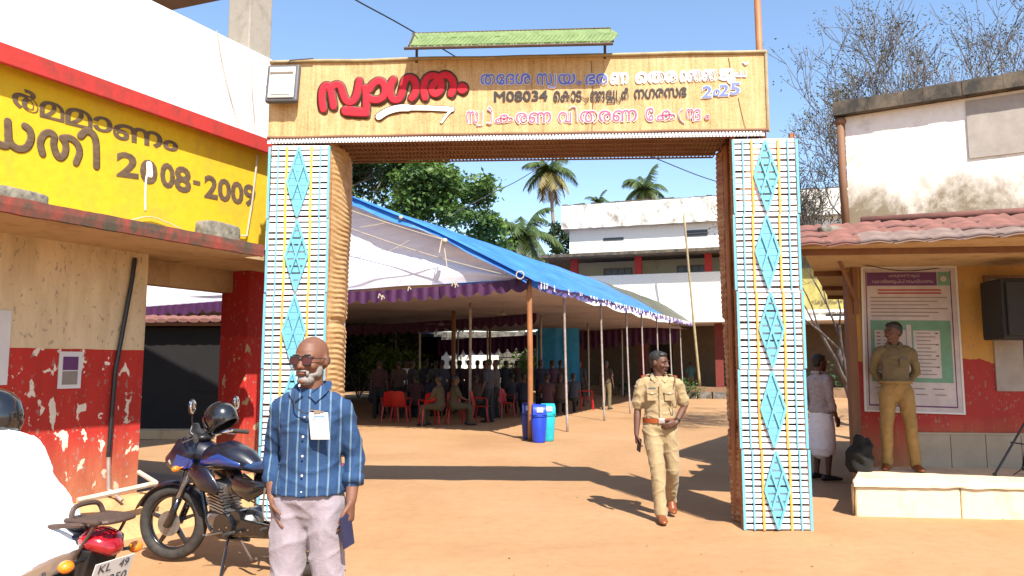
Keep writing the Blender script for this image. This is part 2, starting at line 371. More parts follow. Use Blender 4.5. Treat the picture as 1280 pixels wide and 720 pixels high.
M['upper_white'] = weathered('white_wall_mouldy_foot', (.80, .74, .66), (.22, .17, .11), .36, 1.6, top=3.3, band=-.75)
M['slab'] = weathered('black_moulded_slab', (.14, .105, .07), (.03, .026, .02), .55, 4)
M['blockwhite'] = weathered('white_block_wall', (.78, .74, .66), (.5, .46, .38), .30, .8)
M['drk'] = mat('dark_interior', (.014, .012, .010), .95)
M['speaker'] = mat('black_speaker_grille', (.014, .013, .013), .7, scale=200, bs=.3)
M['stonewall'] = mat('rubble_stone_wall', (.24, .21, .17), .9, (.06, .055, .045), 3.5, 1, .08)
M['phone'] = mat('dark_blue_phone', (.02, .03, .09), .25, bs=0)

# ------------------------------------------------------------------ writing
def text_mesh(body, bold=0.0, spacing=1.0):
    c = bpy.data.curves.new('lettering', 'FONT'); c.body = body; c.bevel_depth = bold; c.bevel_resolution = 0; c.extrude = 0; c.resolution_u = 3; c.space_character = spacing
    o = bpy.data.objects.new('lettering', c); COL.objects.link(o)
    dg = bpy.context.evaluated_depsgraph_get(); me = bpy.data.meshes.new_from_object(o.evaluated_get(dg))
    bpy.data.objects.remove(o); return me
def text_on(body, parent, mt, TL, TR, BL, nrm, lift=.004, bold=0.0, spacing=1.0, name='lettering', ref=None):
    """lay a word into the parallelogram TL TR BL of a plane; bold widens the strokes by brushing over them with small shifts"""
    me = text_mesh(body, 0, spacing)
    if not me.vertices: return None
    xs = [v.co.x for v in me.vertices]; ys = [v.co.y for v in me.vertices]
    x0, x1, y0, y1 = min(xs), max(xs), min(ys), max(ys)
    TL, TR, BL, nrm = V(TL), V(TR), V(BL), V(nrm).normalized()
    ex = (TR-TL)/(x1-x0); ey = (TL-BL)/(y1-y0)
    if bold: bpy.data.meshes.remove(me); me = text_mesh(body, bold*(y1-y0), spacing)
    inv = INV.get(parent.name); mb = MB(); sc = (TL-BL).length/(y1-y0)
    mb.add([BL + ex*(v.co.x-x0) + ey*(v.co.y-y0) + nrm*(lift+v.co.z*sc*.12) for v in me.vertices], [tuple(p.vertices) for p in me.polygons])
    bpy.data.meshes.remove(me)
    if inv is not None: mb.v = [tuple(inv @ V(p)) for p in mb.v]
    m2 = mb.mesh(name); m2.materials.append(mt)
    o = bpy.data.objects.new(name, m2); COL.objects.link(o); o.parent = parent; INV[o.name] = inv if inv is not None else Matrix.Identity(4)
    return o
def smooth_pts(pts, k=5):
    pts = [V(p) for p in pts]
    if len(pts) < 3: return pts
    out = []
    for i in range(len(pts)-1):
        p0 = pts[max(i-1, 0)]; p1 = pts[i]; p2 = pts[i+1]; p3 = pts[min(i+2, len(pts)-1)]
        for j in range(k):
            t = j/k
            out.append(.5*((2*p1)+(p2-p0)*t+(2*p0-5*p1+4*p2-p3)*t*t+(3*p1-p0-3*p2+p3)*t**3))
    out.append(pts[-1]); return out
def strokes(mb, lines, w, nrm, thick=.002, lift=.005, closed=False):
    """brush strokes: low flattened ridges of paint, width w"""
    nrm = V(nrm).normalized()
    for ln in lines:
        pts = [p+nrm*lift for p in smooth_pts(ln)]
        m = len(pts); n = 8; vs = []
        ext = []
        t0 = (pts[0]-pts[1]).normalized(); t1 = (pts[-1]-pts[-2]).normalized()
        seq = [(pts[0]+t0*w*.45, .35), (pts[0]+t0*w*.3, .75)] + [(p, 1) for p in pts] + [(pts[-1]+t1*w*.3, .75), (pts[-1]+t1*w*.45, .35)]
        for i, (p, s) in enumerate(seq):
            t = (seq[min(i+1, len(seq)-1)][0]-seq[max(i-1, 0)][0]).normalized(); sd = t.cross(nrm).normalized()
            for k in range(n):
                a = 2*math.pi*k/n; vs.append(p+sd*(w/2*s*math.cos(a))+nrm*(thick*math.sin(a)*(.5+.5*s)))
        q = len(seq)
        mb.add(vs, [(i*n+k, i*n+(k+1)%n, (i+1)*n+(k+1)%n, (i+1)*n+k) for i in range(q-1) for k in range(n)]+[tuple(range(n))[::-1], tuple((q-1)*n+k for k in range(n))])

# ------------------------------------------------------------------ the ground
def gz(x, y):
    d = noise.noise(V((x*.9, y*.9, 0)))*.010 + noise.noise(V((x*3.3, y*3.3, 4)))*.007 + noise.noise(V((x*9, y*9, 9)))*.003 + .006*math.sin((x*.5-y)*7+noise.noise(V((x, y, 3)))*4)*max(0, noise.noise(V((x*.6, y*.6, 8))))
    # little spoil heap where the right gate post is dug in
    for cx, cy, a, s in ((2.1, 7.45, .05, .22), (2.75, 7.0, .03, .3), (-1.9, 7.4, .04, .3)):
        d += a*math.exp(-((x-cx)**2+(y-cy)**2)/s**2)
    return d-.006
def build_ground():
    def axis(lo, hi, step, far): 
        a = []; x = lo
        while x <= hi: a.append(x); x += step
        k = step*1.6; y = hi
        while y < far: y += k; k *= 1.25; a.append(y)
        k = step*1.6; y = lo; b = []
        while y > -far: y -= k; k *= 1.25; b.append(y)
        return b[::-1]+a
    xs = axis(-6, 8, .11, 900); ys = axis(3.0, 16, .11, 900)
    vs = [V((x, y, gz(x, y) if (-8 < x < 10 and 0 < y < 22) else (gz(x, y) if abs(x) < 40 and -5 < y < 60 else 0))) for x in xs for y in ys]
    ny = len(ys); mb = MB(); mb.add(vs, [(i*ny+j, (i+1)*ny+j, (i+1)*ny+j+1, i*ny+j+1) for i in range(len(xs)-1) for j in range(ny-1)])
    o = part('ground', mb, M['ground'], smooth=True, fix=False); tagp(o, 'orange brown laterite sand of the school yard', 'ground', kind='structure')
build_ground()

# ------------------------------------------------------------------ school building on the left
W0 = V((-3.68, 7.31, 0)); BD = V((.452, .892, 0)).normalized(); BN = V((.892, -.452, 0)).normalized()
def BW(u, v, z): return W0 + BD*u + BN*v + V((0, 0, z))
def fb(mb, u0, u1, v0, v1, z0, z1): return mb.fbox(W0, (BD.x, BD.y), (BN.x, BN.y), u0, u1, v0, v1, z0, z1)
UE = 1.62            # far end of the upper storey
LB = thing('school_building', 'two storey school building with yellow lettered wall, red trim and white parapet at left', 'building', BW(0, 0, 0))
def left_building():
    part('wall', fb(MB(), -7, .06, -.25, 0, .16, 2.68), M['lower_wall'], LB)
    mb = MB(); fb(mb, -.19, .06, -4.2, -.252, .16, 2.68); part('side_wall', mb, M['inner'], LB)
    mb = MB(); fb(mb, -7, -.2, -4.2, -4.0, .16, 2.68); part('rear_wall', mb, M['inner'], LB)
    # plinth with an uneven earthy apron
    def ap(s, t):
        u = -7+s*(1.9+7); prof = [(.003, .34), (.12, .335), (.2, .30), (.27, .14), (.40, -.03)]
        k = t*(len(prof)-1); i = min(int(k), len(prof)-2); f = k-i
        v = prof[i][0]*(1-f)+prof[i+1][0]*f; z = prof[i][1]*(1-f)+prof[i+1][1]*f
        j = noise.noise(V((u*2.3, v*4, 3)))*.03*(1 if i > 0 else 0)
        return BW(u, v+j, z+j*.5)
    part('plinth', MB().grid(ap, 120, 12), M['plinth'], LB, smooth=True)
    mb = MB(); fb(mb, -7, 1.9, -4.4, -.002, 0, .155); part('floor', mb, M['floor'], LB)
    # corner pillar
    mb = MB(); fb(mb, 1.40, 1.88, -.46, -.02, .16, 2.68); part('pillar', mb, M['pillar_red'], LB, bevel=.012)
    mb = MB(); fb(mb, 1.40, 1.85, -4.3, -3.85, .16, 2.68); part('pillar', mb, M['pillar_red'], LB, bevel=.012)
    # slab + canopy
    mb = MB(); fb(mb, -7, UE+.3, -4.6, -.26, 2.683, 2.83); part('floor_slab', mb, M['soffit'], LB)
    mb = MB(); fb(mb, .07, 1.39, -.46, -.27, 2.42, 2.68); part('beam', mb, M['soffit'], LB)
    mb = MB(); fb(mb, .07, 1.39, -4.2, -4.0, 2.30, 2.68); part('beam', mb, M['soffit'], LB)
    mb = MB(); u = -7.0
    while u < .55:       # canopy in short lengths so that its edge is not ruler-straight
        w = min(.43, .56-u); j = lambda: random.uniform(-.006, .006)
        a, b = j(), j()
        mb.hexa([BW(u, -.25, 2.685), BW(u+w, -.25, 2.685), BW(u+w, 1.0+b, 2.66), BW(u, 1.0+a, 2.66), BW(u, -.25, 2.80), BW(u+w, -.25, 2.80), BW(u+w, 1.0+b, 2.765), BW(u, 1.0+a, 2.765)]); u += w
    part('canopy', mb, M['soffit'], LB)
    mb = MB(); fb(mb, .563, 1.95, -.25, .74, 2.672, 2.79); part('canopy', mb, M['soffit'], LB)
    mb = MB()
    def lip(s, t):
        u = -7+s*7.57; a = 2*math.pi*t
        j = noise.noise(V((u*5, 1, 1)))*.010+noise.noise(V((u*14, 5, 1)))*.005
        return BW(u, 1.02+.028*math.cos(a), 2.715+(.062+j)*(1 if math.sin(a) > 0 else -1)*min(1, abs(math.sin(a))*1.6))
    mb.grid(lip, 150, 10); part('canopy_edge', mb, M['canopy_edge'], LB, smooth=False)
    # yellow wall, ledge, parapet
    mb = MB(); fb(mb, -7, UE, -.25, -.01, 2.835, 4.15); part('upper_wall', mb, M['yellow'], LB)
    mb = MB(); fb(mb, -7, UE+.02, -.3, .09, 4.155, 4.20)
    fb(mb, -7, UE+.02, .093, .14, 4.075, 4.245); part('ledge', mb, M['red_trim'], LB, bevel=.008)
    mb = MB(); fb(mb, -7, UE, -.25, .02, 4.203, 5.30); part('parapet', mb, M['white_paint'], LB, bevel=.02)
    mb = MB(); fb(mb, UE-.36, UE-.003, -.38, -.02, 5.303, 8.3); part('column', mb, M['column'], LB, bevel=.015)
    mb = MB(); fb(mb, -7, UE, -4.6, -4.4, 2.835, 6.8); part('rear_upper_wall', mb, M['white_paint'], LB)
    # roof slab, its far edge seen against the sky
    e0 = PZ(208, 14, 7.4); e1 = PZ(290, -3, 7.4); d = (e1-e0).normalized()
    a = e0-d*3.0; b = e0+d*2.2; q = -BD*5
    mb = MB(); up = V((0, 0, .14)); mb.hexa([a, b, b+q, a+q, a+up, b+up, b+q+up, a+q+up]); part('roof_slab', mb, M['dark_soffit'], LB)
    # drip and stray wires
    mb = MB(); mb.tube(smooth_pts([BW(.75, .03, 5.31), BW(.85, .05, 4.9), BW(1.02, .04, 4.5), BW(1.12, .10, 4.25)]), .006, 5)
    mb.tube(smooth_pts([BW(1.25, .03, 5.29), BW(1.27, .06, 4.8), BW(1.34, .05, 4.4), BW(1.3, .10, 4.25)]), .005, 5)
    part('wire', mb, M['rope'], LB)
    mb = MB(); mb.tube([BW(-.11, .03, 2.62), BW(-.13, .03, 2.4), BW(-.26, .035, 1.5), BW(-.28, .035, .72)], .021, 8); part('drain_pipe', mb, M['black_pl'], LB)
    mb = MB(); mb.tube([BW(-.28, .035, .72), BW(-.27, .05, .42), BW(-.25, .22, .33)], .018, 8); part('drain_pipe', mb, M['steel'], LB)
    mb = MB(); mb.tube([BW(-.75, .33, .42), BW(-.05, .42, .475)], .024, 8); mb.tube([BW(-.05, .42, .475), BW(-.05, .16, .56)], .022, 8)
    part('waste_pipe', mb, M['pvc'], LB)
    # conduit up the yellow wall by the corner
    mb = MB(); mb.tube([BW(1.42, .02, 4.05), BW(1.36, .03, 3.5), BW(1.30, .02, 3.06), BW(.62, .02, 3.0)], .011, 6)
    mb.tube(smooth_pts([BW(.40, .02, 3.0), BW(.05, .02, 3.06), BW(-.25, .02, 2.96), BW(-.6, .02, 2.90)]), .006, 6); part('conduit', mb, M['pvc'], LB)
    # painted letters
    def wp(px, py): return PP(px, py, BW(0, -.008, 0), BN)
    def word(s, TL, TR, BL, **k):
        return text_on(s, LB, M['brush'], wp(*TL), wp(*TR), wp(*BL), BN, .003, **k)
    word('ർ', (16, 106), (46, 118), (16, 131), bold=.04)
    word('മ', (50, 124), (79, 132), (50, 145), bold=.04); word('മ', (82, 132.5), (114, 141), (82, 154), bold=.04)
    word('ാ', (117, 144), (139, 149), (117, 162), bold=.04); word('ണം', (142, 153), (221, 172), (142, 172), bold=.05)
    mb = MB(); zz_ = lambda x, y: wp(x/5.54, 100+y/5.54); strokes(mb, [[zz_(*p) for p in ((-20, 440), (50, 445), (50, 285))], [zz_(*p) for p in ((50, 380), (75, 445), (130, 478), (185, 462), (212, 400), (200, 345), (168, 318))]], .066, BN, .001); part('lettering', mb, M['brush'], LB, smooth=True)
    z7 = lambda x, y: wp(x/5.54, 100+y/5.54)
    mb = MB(); strokes(mb, [[z7(*p) for p in ((292, 512), (276, 440), (295, 385), (335, 364), (372, 388), (368, 445), (385, 508), (414, 538), (446, 508), (452, 450), (432, 405))], [z7(*p) for p in ((425, 402), (480, 402), (528, 438), (548, 500), (522, 575))]], .066, BN, .001); part('lettering', mb, M['brush'], LB, smooth=True)
    mb = MB(); strokes(mb, [[wp(100, 170), wp(107, 164), wp(115, 167), wp(119, 176), wp(120, 192), wp(120, 208)]], .072, BN, .001); part('lettering', mb, M['brush'], LB, smooth=True)
    word('2', (147, 190), (171, 194), (147, 219), bold=.05); word('0', (176, 199), (195, 203), (176, 227), bold=.05)
    word('0', (201, 203), (217, 207), (201, 232), bold=.05); word('8', (219, 207), (237, 212), (219, 237), bold=.05)
    word('-', (241, 225), (250, 227), (241, 230), bold=.02); word('2009', (256, 219), (318, 233), (256, 246), bold=.05)
    # white smear of paint below the first zero
    mb = MB(); strokes(mb, [[wp(184, 203), wp(184, 214), wp(182, 224), wp(181, 240), wp(181, 262)]], .022, BN, .0006, .006)
    strokes(mb, [[wp(186, 206), wp(187, 218)]], .075, BN, .0006, .007)
    part('paint_smear', mb, M['ink_white'], LB, smooth=True)
left_building()
def block(u, v, z, s, rz, label):
    t = thing('stone_block', label, 'block', BW(u, v, z), math.atan2(BD.y, BD.x)+rz)
    mb = MB()
    def f(a, b):
        th = math.pi*(b-.5); ph = 2*math.pi*a; e = .38
        sg = lambda x, p: math.copysign(abs(x)**p, x)
        p = V((sg(math.cos(th), e)*sg(math.cos(ph), e)*s[0]/2, sg(math.cos(th), e)*sg(math.sin(ph), e)*s[1]/2, sg(math.sin(th), e)*s[2]/2+s[2]/2))
        return p + V((1, 1, 1))*noise.noise(p*14)*.012
    mb.grid(f, 28, 14); part('block_body', mb, M['stone'], t, world=False, smooth=True); return t
block(.28, .72, 2.775, (.46, .2, .20), .05, 'squared grey stone block on the canopy near the gate')
block(-1.62, .70, 2.775, (.42, .22, .13), .1, 'low mossy stone on the canopy under the painted letters')
def sheet_on_wall(name, label, cat, c, w, h, lines, frame, hdr=None):
    t = thing(name, label, cat, c); mb = MB()
    P = lambda a, b, d: V(c)+BD*a+BN*d+V((0, 0, b))
    mb.hexa([P(-w/2, -h/2, .004), P(w/2, -h/2, .004), P(w/2, -h/2, .012), P(-w/2, -h/2, .012), P(-w/2, h/2, .004), P(w/2, h/2, .004), P(w/2, h/2, .012), P(-w/2, h/2, .012)])
    part('sheet', mb, M['paper'], t)
    for (a0, b0, a1, b1, mm) in lines:
        mb = MB(); mb.hexa([P(a0, b0, .013), P(a1, b0, .013), P(a1, b0, .015), P(a0, b0, .015), P(a0, b1, .013), P(a1, b1, .013), P(a1, b1, .015), P(a0, b1, .015)])
        part('print', mb, mm, t)
sheet_on_wall('notice', 'small white notice with dark panel on the red wall beside the drain pipe', 'notice', BW(-.68, 0, 1.53), .21, .33, [(-.07, .0, .07, .12, M['print_purple']), (-.07, -.13, .07, -.01, M['grey_panel'])], None)
sheet_on_wall('wall_poster', 'tall white poster cut off by the left edge, on the cream wall', 'poster', BW(-1.42, 0, 1.72), .42, .62, [(-.12, .06, .02, .08, M['print_red']), (-.1, -.05, .13, -.03, M['print_red']), (-.1, -.12, .1, -.10, M['print_blue'])], None)

# ------------------------------------------------------------------ welcome gate
G0 = V((-2.52, 7.50, 0)); GA = V((5.37, -.28, 0)).normalized(); GN = V((GA.y, -GA.x, 0))     # GN points to the camera
def GP(a, d, z): return G0 + GA*a + GN*d + V((0, 0, z))
def gb(mb, a0, a1, d0, d1, z0, z1): return mb.hexa([GP(a0,d0,z0),GP(a1,d0,z0),GP(a1,d1,z0),GP(a0,d1,z0),GP(a0,d0,z1),GP(a1,d0,z1),GP(a1,d1,z1),GP(a0,d1,z1)])
GATE = thing('welcome_gate', 'welcome arch of dried palm matting with lettered banner and white blue lattice posts', 'gate', GP(2.69, 0, 0))
def gate():
    ginv = INV[GATE.name]; rz = math.atan2(GA.y, GA.x)
    smesh = MB(); smesh.box((0, 0, 0), (.60, .012, .040)); sm = smesh.mesh('slat'); sm.materials.append(M['white'])
    blue = MB(); blue.box((0, 0, 0), (1, .012, .036)); bmh = blue.mesh('slat'); bmh.materials.append(M['cyan'])
    PH = .765
    for side, a0, ym in ((0, 0.0, 'yellow_p'), (1, 4.727, 'orange_p')):
        def X(a): return a0+a
        lean = -.0 if side else 0
        # core of matting: inner face, outer face, back; open to the lattice
        inner = .65 if side == 0 else 0.0; outer = 0.0 if side == 0 else .65
        dt, db = (.86, .62) if side == 0 else (.72, .47)
        def wallf(av, seed, bul):
            def f(s, t):
                z = t*3.9; dd = (db+(dt-db)*t)*s
                k = noise.noise(V((s*2+seed, z*1.1, seed)))*.030 + .0045*math.sin(z*118+5*noise.noise(V((s*3, z*.8, seed)))+s*7)+.004*noise.noise(V((s*9, z*30, seed)))
                tie = -.03*math.exp(-((z-2.02)/.05)**2) - .02*math.exp(-((z-.95)/.05)**2)
                j = (bul*math.sin(math.pi*min(1, s*1.05))*.07 + k*min(1, s*6) + tie*min(1, s*5))
                return GP(av+(j if bul > 0 else -j) if True else av, -.03-dd, z)
            return f
        sgn = 1 if side == 0 else -1
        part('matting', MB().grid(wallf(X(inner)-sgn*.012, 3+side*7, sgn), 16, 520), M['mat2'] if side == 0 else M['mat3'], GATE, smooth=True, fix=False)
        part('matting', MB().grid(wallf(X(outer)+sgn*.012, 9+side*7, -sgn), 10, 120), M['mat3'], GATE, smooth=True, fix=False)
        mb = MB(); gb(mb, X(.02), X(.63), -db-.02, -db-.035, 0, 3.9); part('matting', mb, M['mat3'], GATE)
        # round corner posts that carry it
        for aa, dd in ((.03, -.06), (.62, -.06), (.05, -db+.04), (.60, -db+.04)):
            mb = MB(); mb.tube([GP(X(aa), dd, 0), GP(X(aa), dd, 3.9)], .028, 8); part('post', mb, M['bamboo'], GATE)
        # slats, one by one
        n = 66
        for i in range(n):
            z = .045+i*(3.83/n); pn = int(z/PH)
            dx = .012*math.sin(pn*2.1+side); 
            loc = ginv @ GP(X(.325)+dx*.3, .0+random.uniform(-.003, .003), z+random.uniform(-.003, .003))
            piece('slat', sm, GATE, loc, (0, R(random.uniform(-.8, .8)), rz))
        # upright battens and lozenges, panel by panel
        for p in range(5):
            z0 = .012+p*PH; z1 = z0+PH-.012; j = .006*math.sin(p*3+side*2)
            for (ac, w, mm, d) in ((.012, .024, 'cyan', .012), (.638, .024, 'cyan', .012), (.105, .014, 'cyan', .0115), (.548, .014, 'cyan', .0115), (.195, .021, ym, .012), (.455, .021, ym, .012)):
                c_ = ac+j; mb = MB(); gb(mb, X(c_-w/2), X(c_+w/2), d+.001, d+.011, z0, z1); part('batten', mb, M[mm] if not (side == 0 and p < 3 and mm == ym) else M['orange_p'], GATE)
            zc = (z0+z1)/2; hw, hh = .115, .365; ac = .325+j
            def bar(p0, p1, w, d0, d1):
                (a_, z_), (b_, y_) = p0, p1; l = math.hypot(b_-a_, y_-z_); nx, nz = -(y_-z_)/l*w/2, (b_-a_)/l*w/2
                q = [(a_-nx, z_-nz), (b_-nx, y_-nz), (b_+nx, y_+nz), (a_+nx, z_+nz)]
                mb = MB(); mb.hexa([GP(X(x), d0, z) for x, z in q]+[GP(X(x), d1, z) for x, z in q]); return mb
            T, Bm, Lf, Rt = (ac, zc+hh), (ac, zc-hh), (ac-hw, zc), (ac+hw, zc)
            for k, (s, e) in enumerate(((T, Lf), (Lf, Bm), (Bm, Rt), (Rt, T))):
                part('lozenge_bar', bar(s, e, .022, .026, .036+.0006*k), M['cyan'], GATE)
            mid = lambda s, e, f: (s[0]+(e[0]-s[0])*f, s[1]+(e[1]-s[1])*f)
            part('lozenge_bar', bar(mid(T, Lf, .5), mid(Bm, Rt, .5), .018, .034, .040), M['cyan'], GATE)
            part('lozenge_bar', bar(mid(T, Rt, .5), mid(Bm, Lf, .5), .018, .0435, .048), M['cyan'], GATE)
            m = 10
            for k in range(1, m):
                zz = zc-hh+2*hh*k/m; ww = 2*hw*(1-abs(zz-zc)/hh)*.97
                piece('lozenge_slat', bmh, GATE, ginv @ GP(X(ac), .0185, zz), (0, 0, rz), (ww, 1, 1.5 if (p+side) % 2 else 1.95))
    # banner: box of sheathing on a frame
    A0, A1, Z0, Z1 = -.02, 5.10, 3.925, 4.735
    def bf(s, t):
        a = A0+(A1-A0)*s; z = Z0+(Z1-Z0)*t
        cor = (.004*math.sin(a*46+noise.noise(V((a*3, z, 1)))*3))*(1-t)**1.5
        sag = noise.noise(V((a*1.3, z*1.5, 2)))*.003
        edge = noise.noise(V((a*2.2, 7, 2)))*.012*(1 if t in (0, 1) else 0)
        return GP(a, .022+cor+sag-.012, z+edge)
    BAN = part('banner', MB().grid(bf, 300, 30), M['mat'], GATE, smooth=True, fix=False)
    mb = MB(); gb(mb, A0+.01, A1-.01, -.72, -.74, Z0, Z1-.03); gb(mb, A0, A0+.012, -.7, -.02, Z0+.01, Z1-.02); gb(mb, A1-.012, A1, -.7, -.02, Z0+.01, Z1-.02)
    gb(mb, A0, A1, -.72, -.02, Z1-.035, Z1-.02); part('banner_backing', mb, M['mat3'], GATE)
    def rim(z, seed, r):
        pts = [GP(A0+(A1-A0)*i/60, .02+noise.noise(V((i*.2, seed, 0)))*.006, z+noise.noise(V((i*.13, 7, seed)))*.010) for i in range(61)]
        return MB().tube(pts, r, 8)
    part('rim_pole', rim(Z1+.002, 2, .020), M['bamboo2'], GATE, smooth=True); part('rim_pole', rim(Z0-.004, 5, .017), M['wood'], GATE, smooth=True)
    part('end_pole', MB().tube([GP(A1, .012, Z0-.02), GP(A1, .012, Z1+.02)], .018, 8), M['bamboo2'], GATE)
    # underside: crossed laths over matting
    mb = MB(); gb(mb, .66, 4.72, -.80, -.02, 3.895, 3.91); part('soffit_matting', mb, M['mat3'], GATE)
    mb = MB(); i = 0
    while i < 100:
        a = .67+i*.0405
        mb.hexa([GP(a, -.03, 3.878), GP(a+.014, -.03, 3.878), GP(a+.094, -.79, 3.878), GP(a+.080, -.79, 3.878), GP(a, -.03, 3.886), GP(a+.014, -.03, 3.886), GP(a+.094, -.79, 3.886), GP(a+.080, -.79, 3.886)])
        i += 1
    for d in (-.05, -.2, -.35, -.5, -.65, -.78): gb(mb, .66, 4.72, d-.012, d+.012, 3.864, 3.876)
    o = part('soffit_lattice', mb, M['wood'], GATE)
    mb = MB()
    for i in range(150): gb(mb, .02+i*.0335, .02+i*.0335+.018, .016, .030, 3.875, 3.905)
    gb(mb, -.02, 5.06, .012, .016, 3.86, 3.912); o = part('perforated_strip', mb, M['white'], GATE)
    # ---- writing on the banner
    ON = GP(0, .0165, 0)
    def bp(px, py): return PP(px, py, ON, GN)
    def word(s, TL, TR, BL, mm, bold=0.0, lift=.004, ref=None, spacing=1.0): return text_on(s, BAN, M[mm], bp(*TL), bp(*TR), bp(*BL), GN, lift, bold, spacing, ref=ref)
    def haloed(s, TL, TR, BL, mm, b=.03, hb=.085):
        word(s, TL, TR, BL, 'ink_white', hb, .003); word(s, TL, TR, BL, mm, b, .0055)
    # the big red word, brush drawn: coordinates measured on an enlargement, 5.82 per picture point
    def z8(x, y): return bp(380+x/5.818, 80+y/5.818)
    Ls = [
     [(140,330),(130,270),(132,205),(150,165),(175,160),(192,185),(205,250),(215,310)],
     [(192,190),(215,160),(245,152),(268,170),(285,225),(305,265),(335,280),(365,262),(385,215),(398,150),(402,125)],
     [(402,180),(408,200),(446,175),(452,230),(452,335)][2:],
     [(452,345),(400,345),(335,335),(300,335)],
     [(300,335),(300,350),(370,357),(452,360)],
     [(475,190),(500,150),(540,125),(575,140),(590,185),(580,235),(545,260),(500,262),(468,245)],
     [(650,115),(630,160),(625,210),(645,255),(680,262),(705,235),(718,180),(735,120),(765,100),(800,115),(815,165),(805,220),(785,250)],
     [(880,245),(870,190),(880,130),(905,95),(945,85),(985,105),(1000,150),(985,200),(955,220),(930,200),(935,160),(960,130)],
     [(985,105),(1015,80),(1050,85),(1080,120),(1085,170),(1070,220)],
     [(1150,160),(1165,175),(1152,195),(1135,180),(1150,162)]]
    lines = [[z8(*p) for p in l] for l in Ls]
    sh = [[z8(x+8, y+13) for x, y in l] for l in Ls]
    W_ = .088
    mb = MB(); strokes(mb, sh, W_*.98, GN, .0015, .003); strokes(mb, lines, W_*1.22, GN, .0015, .0045); part('lettering', mb, M['ink_brown'], BAN, smooth=True)
    mb = MB(); strokes(mb, lines, W_*.86, GN, .002, .0085); part('lettering', mb, M['ink_red'], BAN, smooth=True)
    # white arrow swash with dark outline
    sw = [[(545,385),(600,350),(680,325),(760,322)], [(760,322),(860,322),(960,325),(1075,332)], [(1075,335),(1045,365),(1000,425)]]
    tw = (.075, .055, .028)
    for l, w in zip(sw, tw):
        mb = MB(); strokes(mb, [[z8(*p) for p in l]], w*1.28, GN, .001, .0035); part('brush_mark', mb, M['ink_brown'], BAN, smooth=True)
        mb = MB(); strokes(mb, [[z8(*p) for p in l]], w, GN, .0015, .0065); part('brush_mark', mb, M['ink_white'], BAN, smooth=True)
    def tick(pts, w, mm, lift=.007, halo=True):
        if halo: mb = MB(); strokes(mb, [[bp(*p) for p in pts]], w*2.3, GN, .001, .003); part('brush_mark', mb, M['ink_white'], BAN, smooth=True)
        mb = MB(); strokes(mb, [[bp(*p) for p in pts]], w, GN, .0012, lift); part('brush_mark', mb, M[mm], BAN, smooth=True)
    haloed('ത\u0d47ദശ', (601, 93), (663, 92), (601, 106), 'ink_blue', .045)
    haloed('സ', (671, 92), (690, 92), (671, 106), 'ink_blue', .045); tick([(694, 93), (694, 104), (693, 109), (686, 109)], .012, 'ink_blue')
    haloed('യ', (698, 93), (719, 92), (698, 106), 'ink_blue', .045); haloed('ം', (721, 101), (727, 101), (721, 106), 'ink_blue', .045)
    haloed('ഭര', (732, 93), (759, 92), (732, 106), 'ink_blue', .045); haloed('ണ', (763, 92), (785, 91), (763, 105), 'ink_pale', .02)
    haloed('\u0d46തര', (795, 91), (846, 89), (795, 104), 'ink_pale', .02); haloed('\u0d46ഞഞ', (850, 89), (896, 87), (850, 102), 'ink_pale', .02)
    haloed('ട\u0d41', (900, 87), (918, 87), (900, 104), 'ink_pale', .02); haloed('പ', (918, 88), (926, 88), (918, 96), 'ink_pale', .02); haloed('പ', (926, 88), (933, 88), (926, 96), 'ink_pale', .02)
    tick([(929, 78), (932, 81), (935, 78)], .009, 'ink_pale')
    word('M08034', (618, 114.5), (684, 113), (618, 127), 'ink_black', .04, .004)
    word('\u0d46ക\u0d3eട', (692, 114), (727, 113.5), (692, 127), 'ink_black', .04, .004)
    tick([(728, 121), (731, 124), (735, 122), (735, 126), (731, 128)], .009, 'ink_black', .005, False)
    word('ങങ', (738, 114), (756, 114), (738, 126.5), 'ink_black', .04, .004, spacing=.8)
    word('ല', (758, 113), (768, 113), (758, 122), 'ink_black', .04, .004); word('ല', (759, 122.5), (769, 122.5), (759, 129), 'ink_black', .04, .004)
    tick([(771, 113), (771, 124), (774, 128), (776, 125), (774, 122)], .010, 'ink_black', .005, False)
    word('ർ', (777, 110), (786, 110), (777, 124), 'ink_black', .04, .004)
    word('നഗരസഭ', (793, 112), (858, 109), (793, 123.5), 'ink_black', .04, .004)
    haloed('സ', (583, 139), (598, 139), (583, 154), 'ink_pink', .03); tick([(603, 139), (603, 150), (602, 157), (596, 157)], .008, 'ink_pink')
    tick([(609, 154), (614, 154), (615, 140), (612, 134), (610, 137), (613, 139)], .010, 'ink_pink')
    haloed('ക', (619, 144), (641, 142), (619, 154), 'ink_pink', .03); haloed('രണ', (645, 141), (689, 140), (645, 154), 'ink_pink', .03)
    haloed('വ', (698, 140), (714, 140), (698, 153), 'ink_pink', .03); tick([(712, 136), (716, 133.5), (720, 136), (721, 152)], .008, 'ink_pink')
    haloed('തരണ', (725, 139), (796, 137), (725, 153), 'ink_pink', .03)
    haloed('\u0d47', (807, 135), (817, 135), (807, 151), 'ink_pink', .03); haloed('ക', (821, 139), (844, 137), (821, 151), 'ink_pink', .03)
    tick([(853, 136), (849, 142), (850, 149), (855, 154)], .008, 'ink_pink'); haloed('ന', (858, 136), (867, 136), (858, 148), 'ink_pink', .03)
    haloed('ദ', (866, 137), (876, 136), (866, 151), 'ink_pink', .03); haloed('ം', (881, 143.5), (887, 143.5), (881, 149.5), 'ink_pink', .03)
    for k, (px, py, s) in enumerate(((879, 108, '2'), (892, 112, '0'), (900, 106, '2'), (914, 104, '5'))):
        w = 11 if s != '0' else 8; h = 14 if s != '0' else 8
        haloed(s, (px, py), (px+w, py-.6), (px-1, py+h), 'ink_blue', .045)
    mb = MB()   # seams and creases in the sheathing
